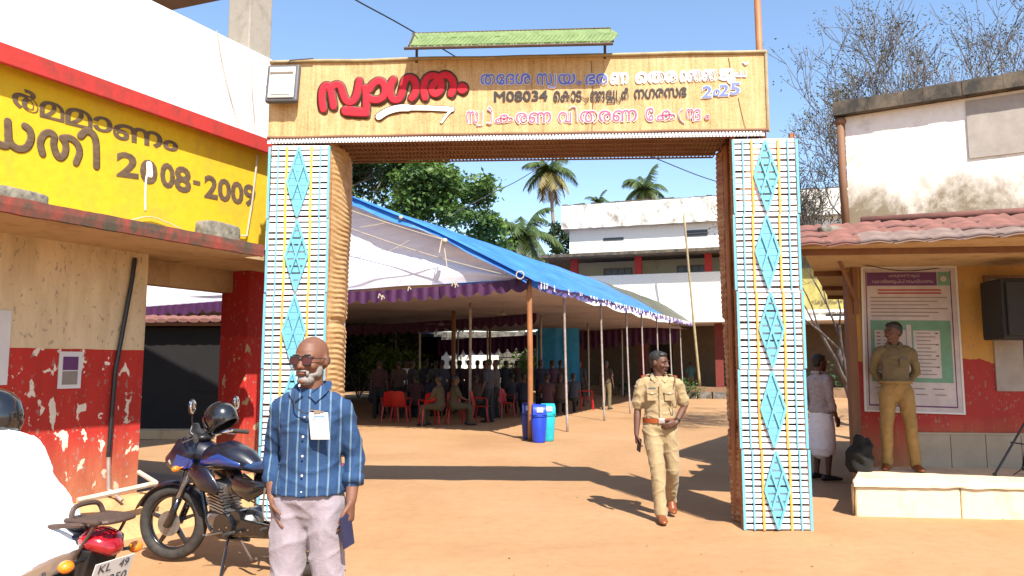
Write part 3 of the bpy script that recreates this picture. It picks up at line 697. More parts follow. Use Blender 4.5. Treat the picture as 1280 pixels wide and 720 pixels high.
    strokes(mb, [[bp(739, 76), bp(741, 120), bp(740, 168)]], .006, GN, .001, .001); strokes(mb, [[bp(911, 72), bp(913, 84)], [bp(923, 122), bp(928, 145), bp(933, 163)]], .006, GN, .001, .001)
    part('seam', mb, M['ink_brown'], BAN)
gate()
M['lamp_dim'] = mat('cream_reflector', (.70, .66, .58), .4)
M['lamp_grey'] = mat('dark_grey_lamp_housing', (.11, .11, .12), .6)
def floodlight():
    c = GP(.155, .05, 4.46); t = thing('floodlight', 'square grey framed floodlight at the left end of the banner', 'lamp', c, math.atan2(GA.y, GA.x))
    rt = Matrix.Rotation(R(-8), 3, 'X')
    mb = MB(); start = 0
    mb.box((0, -.04, 0), (.34, .07, .42)); part('housing', mb.xf(rt.to_4x4()), M['lamp_grey'], t, world=False, bevel=.02)
    mb = MB(); mb.box((0, -.082, 0), (.27, .016, .35)); part('reflector', mb.xf(rt.to_4x4()), M['lamp_dim'], t, world=False, bevel=.006)
    mb = MB(); mb.box((0, -.094, -.03), (.20, .01, .22)); part('lens', mb.xf(rt.to_4x4()), M['paper'], t, world=False, bevel=.004)
    mb = MB(); mb.box((0, -.10, .12), (.24, .03, .028)); part('lamp_bar', mb.xf(rt.to_4x4()), M['white'], t, world=False, bevel=.004)
    mb = MB(); mb.tube([(-.16, -.01, -.1), (-.19, .0, 0), (-.16, .01, .1)], .008, 6); mb.tube([(.0, 0, .2), (.05, 0, .28), (.3, -.01, .29)], .006, 6); part('bracket', mb, M['iron'], t, world=False)
floodlight()
def awning():
    t = thing('leaf_awning', 'narrow awning of plaited green palm leaf on iron stands above the banner', 'awning', GP(2.5, 0, 4.74))
    a0, a1 = 1.50, 3.54; zt = 5.02; zb = 4.765
    fr, ba = .27, .0
    mb = MB()
    for a in (a0+.03, a1-.06): mb.tube([GP(a, .01, 4.70), GP(a, .01, zt-.02)], .014, 6)
    part('stand', mb, M['iron'], t)
    mb = MB(); mb.tube([GP(a0-.05, fr, zb-.022), GP(a1, fr, zb-.022)], .016, 6); mb.tube([GP(a0-.02, ba, zt+.004), GP(a1, ba, zt+.012)], .009, 6); mb.tube([GP(a0, fr, zb), GP(a0, ba, zt)], .012, 6); mb.tube([GP(a1, fr, zb), GP(a1, ba, zt)], .012, 6)
    part('frame', mb, M['iron'], t)
    def P(a, s, lift=0):    # s 0 front edge .. 1 back edge
        return GP(a, fr+(ba-fr)*s+lift*.7, zb+(zt-zb)*s+lift*.7)
    mb = MB(); n = 46
    for i in range(n):     # herringbone leaflets
        a = a0+(a1-a0)*i/n; w = (a1-a0)/n*.98; k = .07
        for s0, s1, sh in ((.02, .5, k), (.98, .5, k)):
            l = random.uniform(.004, .012)
            mb.hexa([P(a, s0, 0), P(a+w, s0, 0), P(a+w+sh, s1, l), P(a+sh, s1, l), P(a, s0, .006), P(a+w*.9, s0, .010), P(a+w*.9+sh, s1, l+.012), P(a+sh, s1, l+.006)])
    mb.hexa([P(a0, 0, -.008), P(a1, 0, -.008), P(a1, 1, -.008), P(a0, 1, -.008), P(a0, 0, -.002), P(a1, 0, -.002), P(a1, 1, -.002), P(a0, 1, -.002)])
    part('plaited_leaf', mb, M['green_plait'], t)
    mb = MB()
    for i in range(60):     # loose leaf tips hanging from the front edge
        a = random.uniform(a0, a1); p = GP(a, fr+.012, zb+.0); l = random.uniform(.01, .035)
        mb.quad(p, p+GA*.02, p+GA*random.uniform(0, .03)-V((0, 0, l)))
    part('leaf_tips', mb, M['green_plait'], t, fix=False)['kind'] = 'stuff'
awning()
t = thing('gate_mast', 'brown painted pole rising above the right end of the banner', 'pole', GP(5.08, -.06, 0))
part('shaft', MB().tube([GP(5.08, -.07, 0), GP(5.07, -.07, 4), GP(5.055, -.07, 6.2)], .034, 12), M['bamboo'], t, smooth=True)

# ------------------------------------------------------------------ the marquee (pandal)
def marquee():
    T = thing('marquee', 'long blue tarpaulin marquee with white gable cloth and purple valance', 'marquee', (-2, 22, 0))
    FR = V((.35, 15.6, 3.40)); AP = V((-4.75, 17.7, 5.90)); FL = V((-15.5, 22.2, 3.05))
    BR = V((9.0, 37.6, 3.75)); BAp = V((6.2, 36.0, 4.95)); BL = V((-4.5, 42, 3.4))
    rng = random.Random(3)
    def slope(E0, E1, R0, R1, s0, s1, over=.25, bulge=.18, seed=0, front=.0):
        def f(u, v):
            s = s0+(s1-s0)*u
            e = E0.lerp(E1, s); r = R0.lerp(R1, s)
            p = e.lerp(r, v); d = (e-r); d.z = 0; d.normalize()
            bul = bulge*math.sin(math.pi*v)
            sc = .05*abs(math.sin(s*math.pi*8))*(1-v)**3     # sag between the eave poles
            wr = .09*noise.noise(V((s*14, v*3, seed)))+.05*noise.noise(V((s*60, v*2, seed+3)))
            out = over*(1-v)**4
            return p + V((0, 0, bul+wr*(1 if 0 < v < 1 else .4)-sc-out*.35)) + d*out
        return f
    part('tarp', MB().grid(slope(FR, BR, AP, BAp, -.012, .62, seed=1), 90, 22), M['tarp'], T, smooth=True, fix=False)
    part('tarp', MB().grid(slope(FR+V((0,0,.01)), BR, AP+V((0,0,.02)), BAp, .60, 1.0, seed=5), 60, 22), M['tarp_grey'], T, smooth=True, fix=False, label='olive grey tarpaulin at the far end')
    part('tarp', MB().grid(slope(FL, BL, AP, BAp, -.01, 1, seed=8), 60, 16), M['tarp'], T, smooth=True, fix=False)
    # verge: folded lip of tarpaulin hanging over the gable
    def verge(A, B, seed):
        def f(u, v):
            p = A.lerp(B, u)+V((0, 0, .18*math.sin(math.pi*u))); h = .30+.16*noise.noise(V((u*4, seed, 0)))-.12*u
            return p+V((-.05, -.12, .03))*1.0+V((-.0, -.16*v, -h*v))*.9+V((0, .03*noise.noise(V((u*30, v*2, seed))), 0))
        return f
    part('verge', MB().grid(verge(AP, FR, 2), 50, 5), M['tarp'], T, smooth=True, fix=False)
    part('verge', MB().grid(verge(AP, FL, 6), 50, 5), M['tarp'], T, smooth=True, fix=False)
    # gable cloths
    def gable(E, seed):
        def f(u, v):
            base = E.lerp(AP.copy(), u); b = V((E.x+(AP.x-E.x)*u, E.y+(AP.y-E.y)*u, E.z+(3.28-E.z)*u*.6))
            top = base+V((0, 0, .1*math.sin(math.pi*u)))
            p = b.lerp(top, v)
            w = .055*math.sin(v*9+2*noise.noise(V((u*3, v, seed))))+.05*noise.noise(V((u*5, v*5, seed)))
            return p+V((.02, -w*.8+.06, 0))
        return f
    part('gable_cloth', MB().grid(gable(FR, 1), 50, 22), M['cloth'], T, smooth=True, fix=False)
    part('gable_cloth', MB().grid(gable(FL, 4), 50, 22), M['cloth'], T, smooth=True, fix=False)
    # scalloped valance along the front
    def valance(A, B, n, depth, seed, zoff=0):
        def f(u, v):
            p = A.lerp(B, u); k = abs(math.sin(math.pi*n*u))**.5; sg = .05*math.sin(math.pi*n*u*.5)
            return p+V((.0, -.05-.03*math.sin(u*n*9), zoff-v*(depth*(.55+.45*k)+.03*noise.noise(V((u*n*2, 0, seed))))))+V((0, 0, -.05*math.sin(math.pi*u)))
        return f
    mid = V((AP.x, AP.y, 3.28))
    part('valance', MB().grid(valance(FR, mid, 14, .29, 1), 160, 5), M['purple'], T, smooth=True, fix=False)
    part('valance', MB().grid(valance(mid, FL, 30, .29, 4), 160, 5), M['purple'], T, smooth=True, fix=False)
    part('inner_valance', MB().grid(valance(FR+V((.5, 10, -.05)), V((-7, 28, 3.0)), 22, .4, 9), 200, 4), M['purple'], T, smooth=True, fix=False)
    part('inner_valance', MB().grid(valance(V((8.2, 36.6, 3.5)), V((-4, 40, 2.9)), 26, .9, 12), 200, 4), M['purple'], T, smooth=True, fix=False)
    # ragged fringe along the right eave
    def fringe(u, v):
        e = FR.lerp(BR, u); z = -.10*v*(1.4+.8*noise.noise(V((u*90, 0, 0)))+.5*math.sin(u*260))
        return e+V((.20, -.06, -.06+z-.05*abs(math.sin(u*math.pi*8))))+V((.02*math.sin(u*400), 0, 0))*v
    part('fringe', MB().grid(fringe, 420, 2), M['violet'], T, fix=False)
    mb = MB()
    for i in range(110):
        u = rng.random(); e = FR.lerp(BR, u)+V((.22, -.08, -.08)); l = rng.uniform(.05, .16)
        mb.quad(e, e+V((.025, .05, 0)), e+V((.03, .02, -l)), e+V((.0, .02, -l*.9)))
    part('fringe_tassels', mb, M['cloth'], T, fix=False)['kind'] = 'stuff'
    # ceiling cloth
    def ceil(u, v):
        l = FL.lerp(BL, u); r = FR.lerp(BR, u); p = l.lerp(r, v)
        p.z = 3.26+(3.38-3.26)*u + .10*abs(math.sin(v*math.pi*3))*1.0-.07*abs(math.sin(u*math.pi*7))+.03*noise.noise(V((u*20, v*9, 0)))
        return p
    part('ceiling_cloth', MB().grid(ceil, 70, 40), M['ceil'], T, smooth=True, fix=False)
    def curtain(A, B, h0, seed):
        def f(u, v):
            p = A.lerp(B, u); return V((p.x+.10*math.sin(u*70)+.1*noise.noise(V((u*9, v*2, seed))), p.y+.06*math.cos(u*50), h0+(p.z-.1-h0)*v))
        return f
    part('light_block_curtain', MB().grid(curtain(FL+V((.3, .5, 0)), BL, .25, 1), 150, 4), M['shade_black'], T, smooth=True, fix=False)  # dark curtains added to keep skylight out of the tent
    part('light_block_curtain', MB().grid(curtain(V((-6.6, 41.4, 3.2)), V((-4.0, 41.0, 3.2)), .1, 2), 40, 4), M['shade_black'], T, smooth=True, fix=False)
    # poles
    def pole(x, y, h, r, mt, lean=(0, 0)):
        part('pole', MB().tube(smooth_pts([V((x+lean[0], y+lean[1], -.02)), V((x+lean[0]*.4+.01, y, h*.5)), V((x, y, h))]), r, 8), M[mt], T, smooth=True)
    pole(.36, 15.62, 3.42, .058, 'bamboo', (.03, .1))
    for px in (705, 751, 783, 802, 821, 837, 850):
        k = (px-640)/925; Y = (5.9-.0)/(.385-k) if False else (.385*15.6-.35)/(.385-k); X = k*Y
        pole(X, Y, 3.42+.02*(Y-15.6)*.5, .030, 'steel', (.05, -.2))
    for x, y, r_, m_ in ((-4.0, 17.6, .026, 'steel'), (-9.6, 19.8, .04, 'bamboo')): pole(x, y, 3.25, r_, m_)
    for i in range(4):
        for j in range(3):
            l = FL.lerp(BL, .18+.24*i); r_ = FR.lerp(BR, .18+.24*i); p = l.lerp(r_, .2+.3*j); pole(p.x, p.y, 3.3, .04, 'steel')
    pole(-1.9, 24.0, 3.3, .07, 'wood'); pole(-.9, 30, 3.3, .05, 'wood')
    # hanging ceiling fans
    for x, y in ((-.25, 20.5), (1.6, 22.5), (-2.5, 26)):
        mb = MB(); mb.cyl((x, y, 3.28), (x, y, 3.03), .012); mb.cyl((x, y, 3.03), (x, y, 2.94), .09)
        for k in range(3):
            a = k*2.094+x; d = V((math.cos(a), math.sin(a), 0)); s = V((-d.y, d.x, 0))*.06
            b0 = V((x, y, 2.98))+d*.1; b1 = V((x, y, 2.97))+d*.58; mb.hexa([b0-s, b0+s, b1+s, b1-s, b0-s+V((0,0,.01)), b0+s+V((0,0,.01)), b1+s+V((0,0,.01)), b1-s+V((0,0,.01))])
        part('ceiling_fan', mb, M['grey_panel'], T)
    # guy ropes across the gable
    def rope(a, b, sag=.1, r=.009):
        pts = [a.lerp(b, i/12)-V((0, 0, sag*math.sin(math.pi*i/12))) for i in range(13)]
        part('rope', MB().tube(pts, r, 5), M['rope'], T)
    rope(PY(436, 262, 16.2), PY(556, 300, 16.0), .02); rope(PY(434, 284, 17), PY(660, 350, 15.4), .08)
    rope(PY(450, 284, 16.8), PY(502, 272, 16.6), .03); rope(PY(500, 272, 16.6), PY(556, 300, 16.0), .03); rope(PY(480, 317, 16.2), PY(512, 300, 16.2), .01, .007)
    rope(PY(554, 300, 16), PY(561, 350, 15.8), .0, .01); rope(PY(552, 300, 16), PY(549, 316, 15.9), .0, .012)
    mb = MB(); mb.torus(PY(650, 344, 15.35), .08, .014, 'y', 16, 6, 1); mb.ell(PY(556, 301, 15.9), .06); mb.ell(PY(501, 272, 16.5), .05); part('rope_knot', mb, M['rope'], T, smooth=True)
    # bright tufts and tape along the valance
    mb = MB()
    for px, py in ((511, 358), (566, 352), (570, 354), (474, 367), (478, 369)):
        c = PY(px, py, 16.0); mb.tube([c, c+V((-.02, 0, -.10))], .012, 5); mb.tube([c, c+V((.05, 0, -.07))], .010, 5)
    part('rope_knot', mb, M['rope'], T)
    return T
marquee()
def far_props():
    # things that shine through behind the crowd
    t = thing('boundary_wall', 'rough stone boundary wall seen through the back of the marquee', 'wall', (-3, 46, 0))
    mb = MB()
    for k in range(9):
        for i in range(26):
            w = .8+random.random()*.15; x = -11+i*.82+(.4 if k % 2 else 0); mb.box((x, 46+random.uniform(-.06, .06), .2+k*.4), (w-.06, .5, .35))
    o = part('stone', mb, M['stonewall'], t); o['kind'] = 'stuff'
    mb = MB(); mb.box((-.5, 46.3, 1.8), (22, .4, 3.6)); part('wall_core', mb, M['stonewall'], t)
    t = thing('annexe', 'small sunlit cream building behind the crowd in the marquee', 'building', (-2.3, 45, 0))
    mb = MB(); mb.box((-3.2, 44.6, 1.25), (4.8, 1, 2.5)); part('wall', mb, M['blockwhite'], t)
    mb = MB(); mb.box((4.2, 43.6, 1.6), (3.0, 1.0, 3.2)); part('wall', mb, M['blockwhite'], t)
    mb = MB(); mb.box((4.2, 43.5, 3.25), (3.4, 1.4, .12)); mb.box((-3.2, 44.5, 2.56), (5.2, 1.4, .12)); part('roof', mb, M['slab'], t)
    mb = MB()
    for i in range(5): mb.box((3.1+i*.5, 43.08, 1.6), (.08, .06, 2.0))
    part('window_bars', mb, M['grey_panel'], t)
    # blue sheet hanging at the far side of the marquee
    t = thing('blue_sheet', 'crumpled blue plastic sheet hanging at the back of the marquee', 'sheet', (1.7, 26, 0))
    def f(u, v):
        return V((.9+1.45*u, 26+.12*math.sin(u*11)+.1*noise.noise(V((u*4, v*4, 1))), 1.1+1.75*v+.12*math.sin(u*5)*(1-v)))
    part('sheet', MB().grid(f, 30, 12), mat('bright_blue_plastic', (.06, .42, .78), .4, (.04, .30, .62), 3, .2, trans=.6), t, smooth=True, fix=False)
far_props()

# ------------------------------------------------------------------ far school block across the yard
FO = V((3.05, 40, 0)); FD = V((.953, -.303, 0)).normalized(); FN = V((FD.y, -FD.x, 0))   # FN faces the camera
def FP(s, d, z): return FO+FD*s+FN*d+V((0, 0, z))
def ff(mb, s0, s1, d0, d1, z0, z1): return mb.hexa([FP(s0,d0,z0),FP(s1,d0,z0),FP(s1,d1,z0),FP(s0,d1,z0),FP(s0,d0,z1),FP(s1,d0,z1),FP(s1,d1,z1),FP(s0,d1,z1)])
M['maroon'] = mat('shade_darkened_red_paint', (.22, .03, .02), .8)  # column red darkened to paint in the deep verandah shade
M['yellow_far'] = weathered('tree_shade_mottled_yellow', (.46, .38, .10), (.22, .19, .07), .5, 1.2)  # dull tone and dark mottling paint in tree shadow
FB = thing('school_block', 'long two storey white school block with red columns across the yard', 'building', FP(8, 0, 0))
def far_block():
    L = 22
    mb = MB(); ff(mb, 0, L, -6, -.4, 7.45, 8.95); part('upper_wall', mb, M['blockwhite'], FB)
    mb = MB(); ff(mb, -.35, L, -6.2, .05, 8.955, 10.25)
    part('parapet', mb, M['stain_white'], FB)
    mb = MB(); 
    for i in range(70):
        ff(mb, -.3+i*.32, -.3+i*.32+.30, -.3+random.uniform(-.05, .05), .02, 10.253, 10.27+random.uniform(0, .09))
    part('parapet_crust', mb, M['slab'], FB)
    mb = MB(); ff(mb, -1.3, L, -6, 1.0, 7.28, 7.44); part('sunshade', mb, M['slab'], FB)
    mb = MB(); ff(mb, .2, L, -6, -1.6, 4.1, 7.27); part('gallery_wall', mb, weathered('khaki_gallery_wall', (.44, .40, .26), (.28, .25, .15), .35, 2), FB)
    for s0, s1 in ((1.75, 3.2), (5.75, 7.2), (9.4, 10.9), (13, 14.4)):
        mb = MB(); ff(mb, s0, s1, -1.6, -1.56, 5.2, 6.85); w = part('window', mb, M['glassdark'], FB)
        mb = MB(); ff(mb, s0-.06, s0, -1.6, -1.52, 5.14, 6.9); ff(mb, s1, s1+.06, -1.6, -1.52, 5.14, 6.9); ff(mb, s0, s1, -1.6, -1.52, 6.85, 6.9); part('window_frame', mb, M['wood'], w)
        for k in range(3):
            mb = MB(); x = s0+(s1-s0)*(k+1)/4; ff(mb, x-.02, x+.02, -1.555, -1.53, 5.2, 6.85); part('mullion', mb, M['wood'], w)
    for s in (.15, 3.62, 7.22, 10.9, 14.5, 18):
        mb = MB(); ff(mb, s, s+.36, -.38, -.02, 6.32, 7.277); part('column', mb, M['red_trim'], FB)
    for i, (s0, s1, m_) in enumerate(((.2, 8.0, 'blockwhite'), (8.003, L, 'yellow_far'))):
        mb = MB(); ff(mb, s0, s1, -.42, 0.0, 4.25, 6.32); part('balcony_wall', mb, M[m_], FB)
    mb = MB(); ff(mb, 0, L, -6, .75, 3.7, 3.86); ff(mb, 0, L, -.42, .12, 4.12, 4.247); part('balcony_slab', mb, M['white_paint'], FB)  # lower slab drawn further forward to throw shade on the columns
    mb = MB(); ff(mb, .2, L, -.4, -.05, 3.863, 4.117); part('lintel', mb, M['blockwhite'], FB)
    for s in (1.9, 6.3, 9.9, 12.9): 
        mb = MB(); ff(mb, s, s+1.1, -.04, -.01, 3.92, 4.03) if s > 8 else ff(mb, s, s+1.1, -.39, -.36, 8.28, 8.42)
        part('vent_slot', mb, M['glassdark'], FB)
    mb = MB(); ff(mb, 6.3, 7.4, -.39, -.36, 8.45, 8.6); part('vent_slot', mb, M['glassdark'], FB)
    mb = MB(); ff(mb, 0, L, -6, -3.2, .43, 3.69); part('ground_wall', mb, M['inner'], FB)  # wall colour kept dark to paint in the verandah shade
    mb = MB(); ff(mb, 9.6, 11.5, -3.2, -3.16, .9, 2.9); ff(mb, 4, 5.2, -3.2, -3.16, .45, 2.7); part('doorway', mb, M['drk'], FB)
    mb = MB(); ff(mb, -.2, L, -6, .4, 0, .42); part('plinth', mb, M['floor'], FB)
    for s in (.2, 3.7, 7.6, 11.3, 15):
        mb = MB(); ff(mb, s, s+.40, -.90, -.52, .425, 3.695); part('column', mb, M['maroon'], FB)
    # row of shrubs tins on plinth, faint two-line lettering on the yellow band
    def wp(px, py): return PP(px, py, FP(0, .003, 0), FN)
    text_on('സ്കൂൾ സംരക്ഷണ', FB, M['brush'], wp(1014, 374), wp(1068, 372), wp(1014, 383), FN, .02)
    text_on('ഹയർ സെക്കൻഡറി', FB, M['brush'], wp(1012, 386), wp(1058, 385), wp(1012, 394), FN, .02)
far_block()
t = thing('tiled_shed', 'low red tiled shed in deep shade beyond the doorway of the school building', 'building', (-7.5, 16.6, 0))
mb = MB(); mb.box((-7.4, 16.9, 1.2), (5.4, .9, 2.4)); part('wall', mb, M['shade_black'], t)  # wall coloured near black for the shade beyond the doorway
mb = MB(); mb.box((-7.4, 16.2, .09), (5.6, .5, .18)); part('step', mb, M['soffit'], t)
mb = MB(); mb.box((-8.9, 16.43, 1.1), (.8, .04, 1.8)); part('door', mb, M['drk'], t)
mb = MB(); mb.box((-6.6, 16.44, 1.45), (.9, .04, .9)); part('window', mb, M['shade_black'], t)
tm_ = MB(); tm_.loft([V((0, -.2, -.03)), V((0, .2, .03))], [(.125, .045), (.115, .04)], n=8, cap=False); tme = tm_.mesh('tile'); fixnormals(tme); tme.materials.append(M['tile'])
for k in range(3):
    for i in range(25):
        piece('tile', tme, t, INV[t.name] @ V((-10.2+i*.235, 16.25+k*.34, 2.56+k*.045+random.uniform(-.012, .012))), (0, random.uniform(-.05, .05), 0))
mb = MB(); mb.box((-7.4, 16.85, 2.46), (5.9, 1.3, .06)); part('roof_boarding', mb, M['wood'], t)
# leaning bamboo
t = thing('bamboo_pole', 'tall bare bamboo pole leaning at the far corner of the marquee', 'pole', PZ(874, 481, .0))
part('shaft', MB().tube(smooth_pts([PY(875, 483, 36.6), PY(866, 390, 36.3), PY(855, 268, 36)]), [.07]*5+[.055]*6, 8), M['bamboo2'], t, smooth=True)
t = thing('garden_kerb', 'low stone kerb with greenery in front of the far school block', 'kerb', (7.4, 35.5, 0))
mb = MB()
for i in range(9): mb.box((6.4+i*.62+.02*i, 35.6-.18*i, .15), (.58, .3, .32))
part('kerb_stones', mb, M['stonewall'], t)

# ------------------------------------------------------------------ office building on the right
RF = V((.995, -.10, 0)).normalized(); RN = V((RF.y, -RF.x, 0)); RO = V((4.22, 9.15, 0))
RS = V((.452, .892, 0)).normalized()        # direction of its left flank
def RP(a, d, z): return RO+RF*a+RN*d+V((0, 0, z))
def rb(mb, a0, a1, d0, d1, z0, z1): return mb.hexa([RP(a0,d0,z0),RP(a1,d0,z0),RP(a1,d1,z0),RP(a0,d1,z0),RP(a0,d0,z1),RP(a1,d0,z1),RP(a1,d1,z1),RP(a0,d1,z1)])
OB = thing('office_building', 'yellow and red building with clay tiled eave and white upper wall at right', 'building', RP(2, 0, 0))
def office():
    up = lambda p, z: V((p.x, p.y, z))
    def par(z0, z1, a0=0, a1=9, t=.25):      # front wall slab
        mb = MB(); rb(mb, a0, a1, -t, 0, z0, z1); return mb
    part('wall', par(.16, 3.0), M['office_wall'], OB)
    mb = MB(); a = RP(.02, -.26, 0); b = a+RS*5; c = b+RF*.25; d = a+RF*.25
    mb.hexa([up(p, .02) for p in (a, d, c, b)]+[up(p, 3.0) for p in (a, d, c, b)]); part('side_wall', mb, M['office_wall'], OB)
    mb = MB(); rb(mb, -.07, .03, -.1, .035, .35, 2.72); part('corner_post', mb, M['wood'], OB)
    # dado of tiles
    for i in range(9):
        mb = MB(); rb(mb, .66+i*.40, .66+i*.40+.392, .003, .018, .352, .735); part('dado_tile', mb, M['tilewhite'], OB)
    mb = MB(); rb(mb, .64, 4.3, .003, .028, .738, .765); part('dado_cap', mb, M['tilewhite'], OB)
    # eave slab: parallelogram, raking at the left
    A = PZ(1000, 309, 2.78); Bk = PZ(1035, 371, 2.78); Fr = A+(PZ(1280, 296, 2.78)-A)*1.6
    dR = (Fr-A)
    mb = MB(); Bk2 = Bk+RF*7; z0, z1 = 2.78, 2.84
    mb.hexa([up(A, z0), up(Fr, z0), up(Bk2, z0), up(Bk, z0), up(A, z1), up(Fr, z1), up(Bk2, z1), up(Bk, z1)]); part('eave_boarding', mb, M['soffit'], OB)
    for f in (.03, .36, .69, .97):
        p = A.lerp(Bk, f)+V((0, 0, 0)); q = p+RF*3.3; w = (Bk-A).normalized()*.035
        mb = MB(); mb.hexa([up(p-w, 2.72), up(q-w, 2.72), up(q+w, 2.72), up(p+w, 2.72), up(p-w, 2.778), up(q-w, 2.778), up(q+w, 2.778), up(p+w, 2.778)]); part('rafter', mb, M['wood'], OB)
    mb = MB(); rb(mb, .0, .06, .0, .06, 2.2, 2.8)
    p = RP(.05, .02, 2.35); q = RP(-.35, .65, 2.80); mb.tube([p, q], .022, 6); part('strut', mb, M['wood'], OB)
    # tiles: two courses of big clay tiles, laid one by one
    ed = dR.normalized(); out = V((ed.y, -ed.x, 0))
    def tilemesh(w, l, mt):
        def f(u, v):
            x = (u-.5)*w*1.12; s = -math.cos(u*math.pi*2)*.012+(.018 if u > .84 else 0)
            return V((x, (v-.5)*l, s+(v-.5)*l*.36 - (.010 if v == 0 else 0)))
        mb = MB(); mb.grid(f, 10, 4); n = len(mb.v); mb.add([V(p)-V((0, 0, .022)) for p in mb.v], [tuple(reversed(ff_)) for ff_ in mb.f[:40]])
        fr = [i*5 for i in range(11)]
        for i in range(10): mb.f.append((fr[i], fr[i+1], fr[i+1]+n, fr[i]+n))
        me = mb.mesh('tile'); me.materials.append(mt); me.shade_smooth(); return me
    tm = [tilemesh(.30, .34, M['tile2']), tilemesh(.30, .34, M['tile'])]
    rz = math.atan2(ed.y, ed.x)
    for r in range(3):
        for i in range(17):
            p = A+ed*(.12+i*.30-.11*r+.10*r)+(-out)*(.05+r*.28)+V((0, 0, .085+r*.105)) + V((0, 0, random.uniform(-.008, .008)))
            if r > 0: p += RS*0
            piece('tile', tm[1] if (r or i < 2) else tm[0], OB, INV[OB.name] @ p, (R(random.uniform(-3, 3)), R(random.uniform(-4, 4)), rz+R(random.uniform(-2, 2))))
    # rows of tiles running down the raking left side
    for k in range(2, 9):
        for j in range(3):
            p = A+(Bk-A)*(k/9.0)+ed*(.12+j*.30)+V((0, 0, .10+.42))-V((0, 0, .34-.05*min(k, 4)))
            piece('tile', tm[1], OB, INV[OB.name] @ (p-V((0, 0, .10)) ), (0, 0, rz))
    # ridge capping against the upper wall
    mb = MB(); q = A-out*.92+V((0, 0, .40)); mb.tube([q+ed*(.7)+V((0, 0, .0)), q+ed*5.2], .05, 8); part('ridge_cap', mb, M['tile'], OB, smooth=True)
    # upper white block
    U0 = PY(1062, 276, 9.35); U0.z = 0; U1 = PZ(1280, 130, 4.78); e0 = PZ(1056, 163, 4.78); ud = (U1-e0); ud.z = 0; ud.normalize(); un = V((ud.y, -ud.x, 0))
    def UP(a, d, z): return V((U0.x, U0.y, 0))+ud*a+un*d+V((0, 0, z))
    def ub(mb, a0, a1, d0, d1, z0, z1): return mb.hexa([UP(a0,d0,z0),UP(a1,d0,z0),UP(a1,d1,z0),UP(a0,d1,z0),UP(a0,d0,z1),UP(a1,d0,z1),UP(a1,d1,z1),UP(a0,d1,z1)])
    mb = MB(); ub(mb, 0, 8, -4, 0, 2.95, 4.78); part('upper_wall', mb, M['upper_white'], OB)
    mb = MB(); n = 40
    for i in range(n):
        w = 8.2/n; j = random.uniform(-.005, .005); ub(mb, -.12+i*w, -.12+(i+1)*w, -4.1, .14+j, 4.783, 4.955+random.uniform(-.005, .010))
    part('roof_slab', mb, M['slab'], OB)
    mb = MB(); mb.tube([UP(-.05, .03, 4.74), UP(-.055, .035, 4.0), UP(-.03, .03, 2.98)], .048, 10); mb.ell(UP(-.05, .03, 4.72), (.075, .075, .06)); part('down_pipe', mb, M['wood'], OB, smooth=True)
    p0 = PP(1210, 168, UP(0, .004, 0), un); a0 = (p0-UP(0, 0, 0)).dot(ud); mb = MB(); ub(mb, a0, a0+1.6, .003, .02, p0.z-.30, 4.74); part('wall_panel', mb, mat('pale_grey_plaster_patch', (.48, .42, .36), .85), OB)
    # window shutter behind the loudspeaker, and a pale board under it
    def wp(px, py): return PP(px, py, RP(0, .0, 0), RN)
    a = (wp(1232, 320)-RO).dot(RF); mb = MB(); rb(mb, a, a+1.3, .003, .03, 2.0, 2.62); w = part('window', mb, M['grey_panel'], OB)
    mb = MB(); rb(mb, a-.05, a, .002, .05, 1.95, 2.66); rb(mb, a, a+1.3, .002, .05, 2.623, 2.66); part('window_frame', mb, M['wood'], w)
    a = (wp(1243, 450)-RO).dot(RF); mb = MB(); rb(mb, a, a+.95, .003, .025, 1.26, 1.95); part('board', mb, mat('dusty_grey_board', (.42, .37, .33), .7), OB)
    # cracks and wires
    mb = MB(); mb.tube(smooth_pts([RP(.55, .012, 2.7), RP(.9, .012, 2.62), RP(1.05, .012, 2.45)]), .006, 5); mb.tube(smooth_pts([RP(0, .3, 2.79), RP(.6, .1, 2.72), RP(1.2, .012, 2.78)]), .006, 5); part('wire', mb, M['cable'], OB)
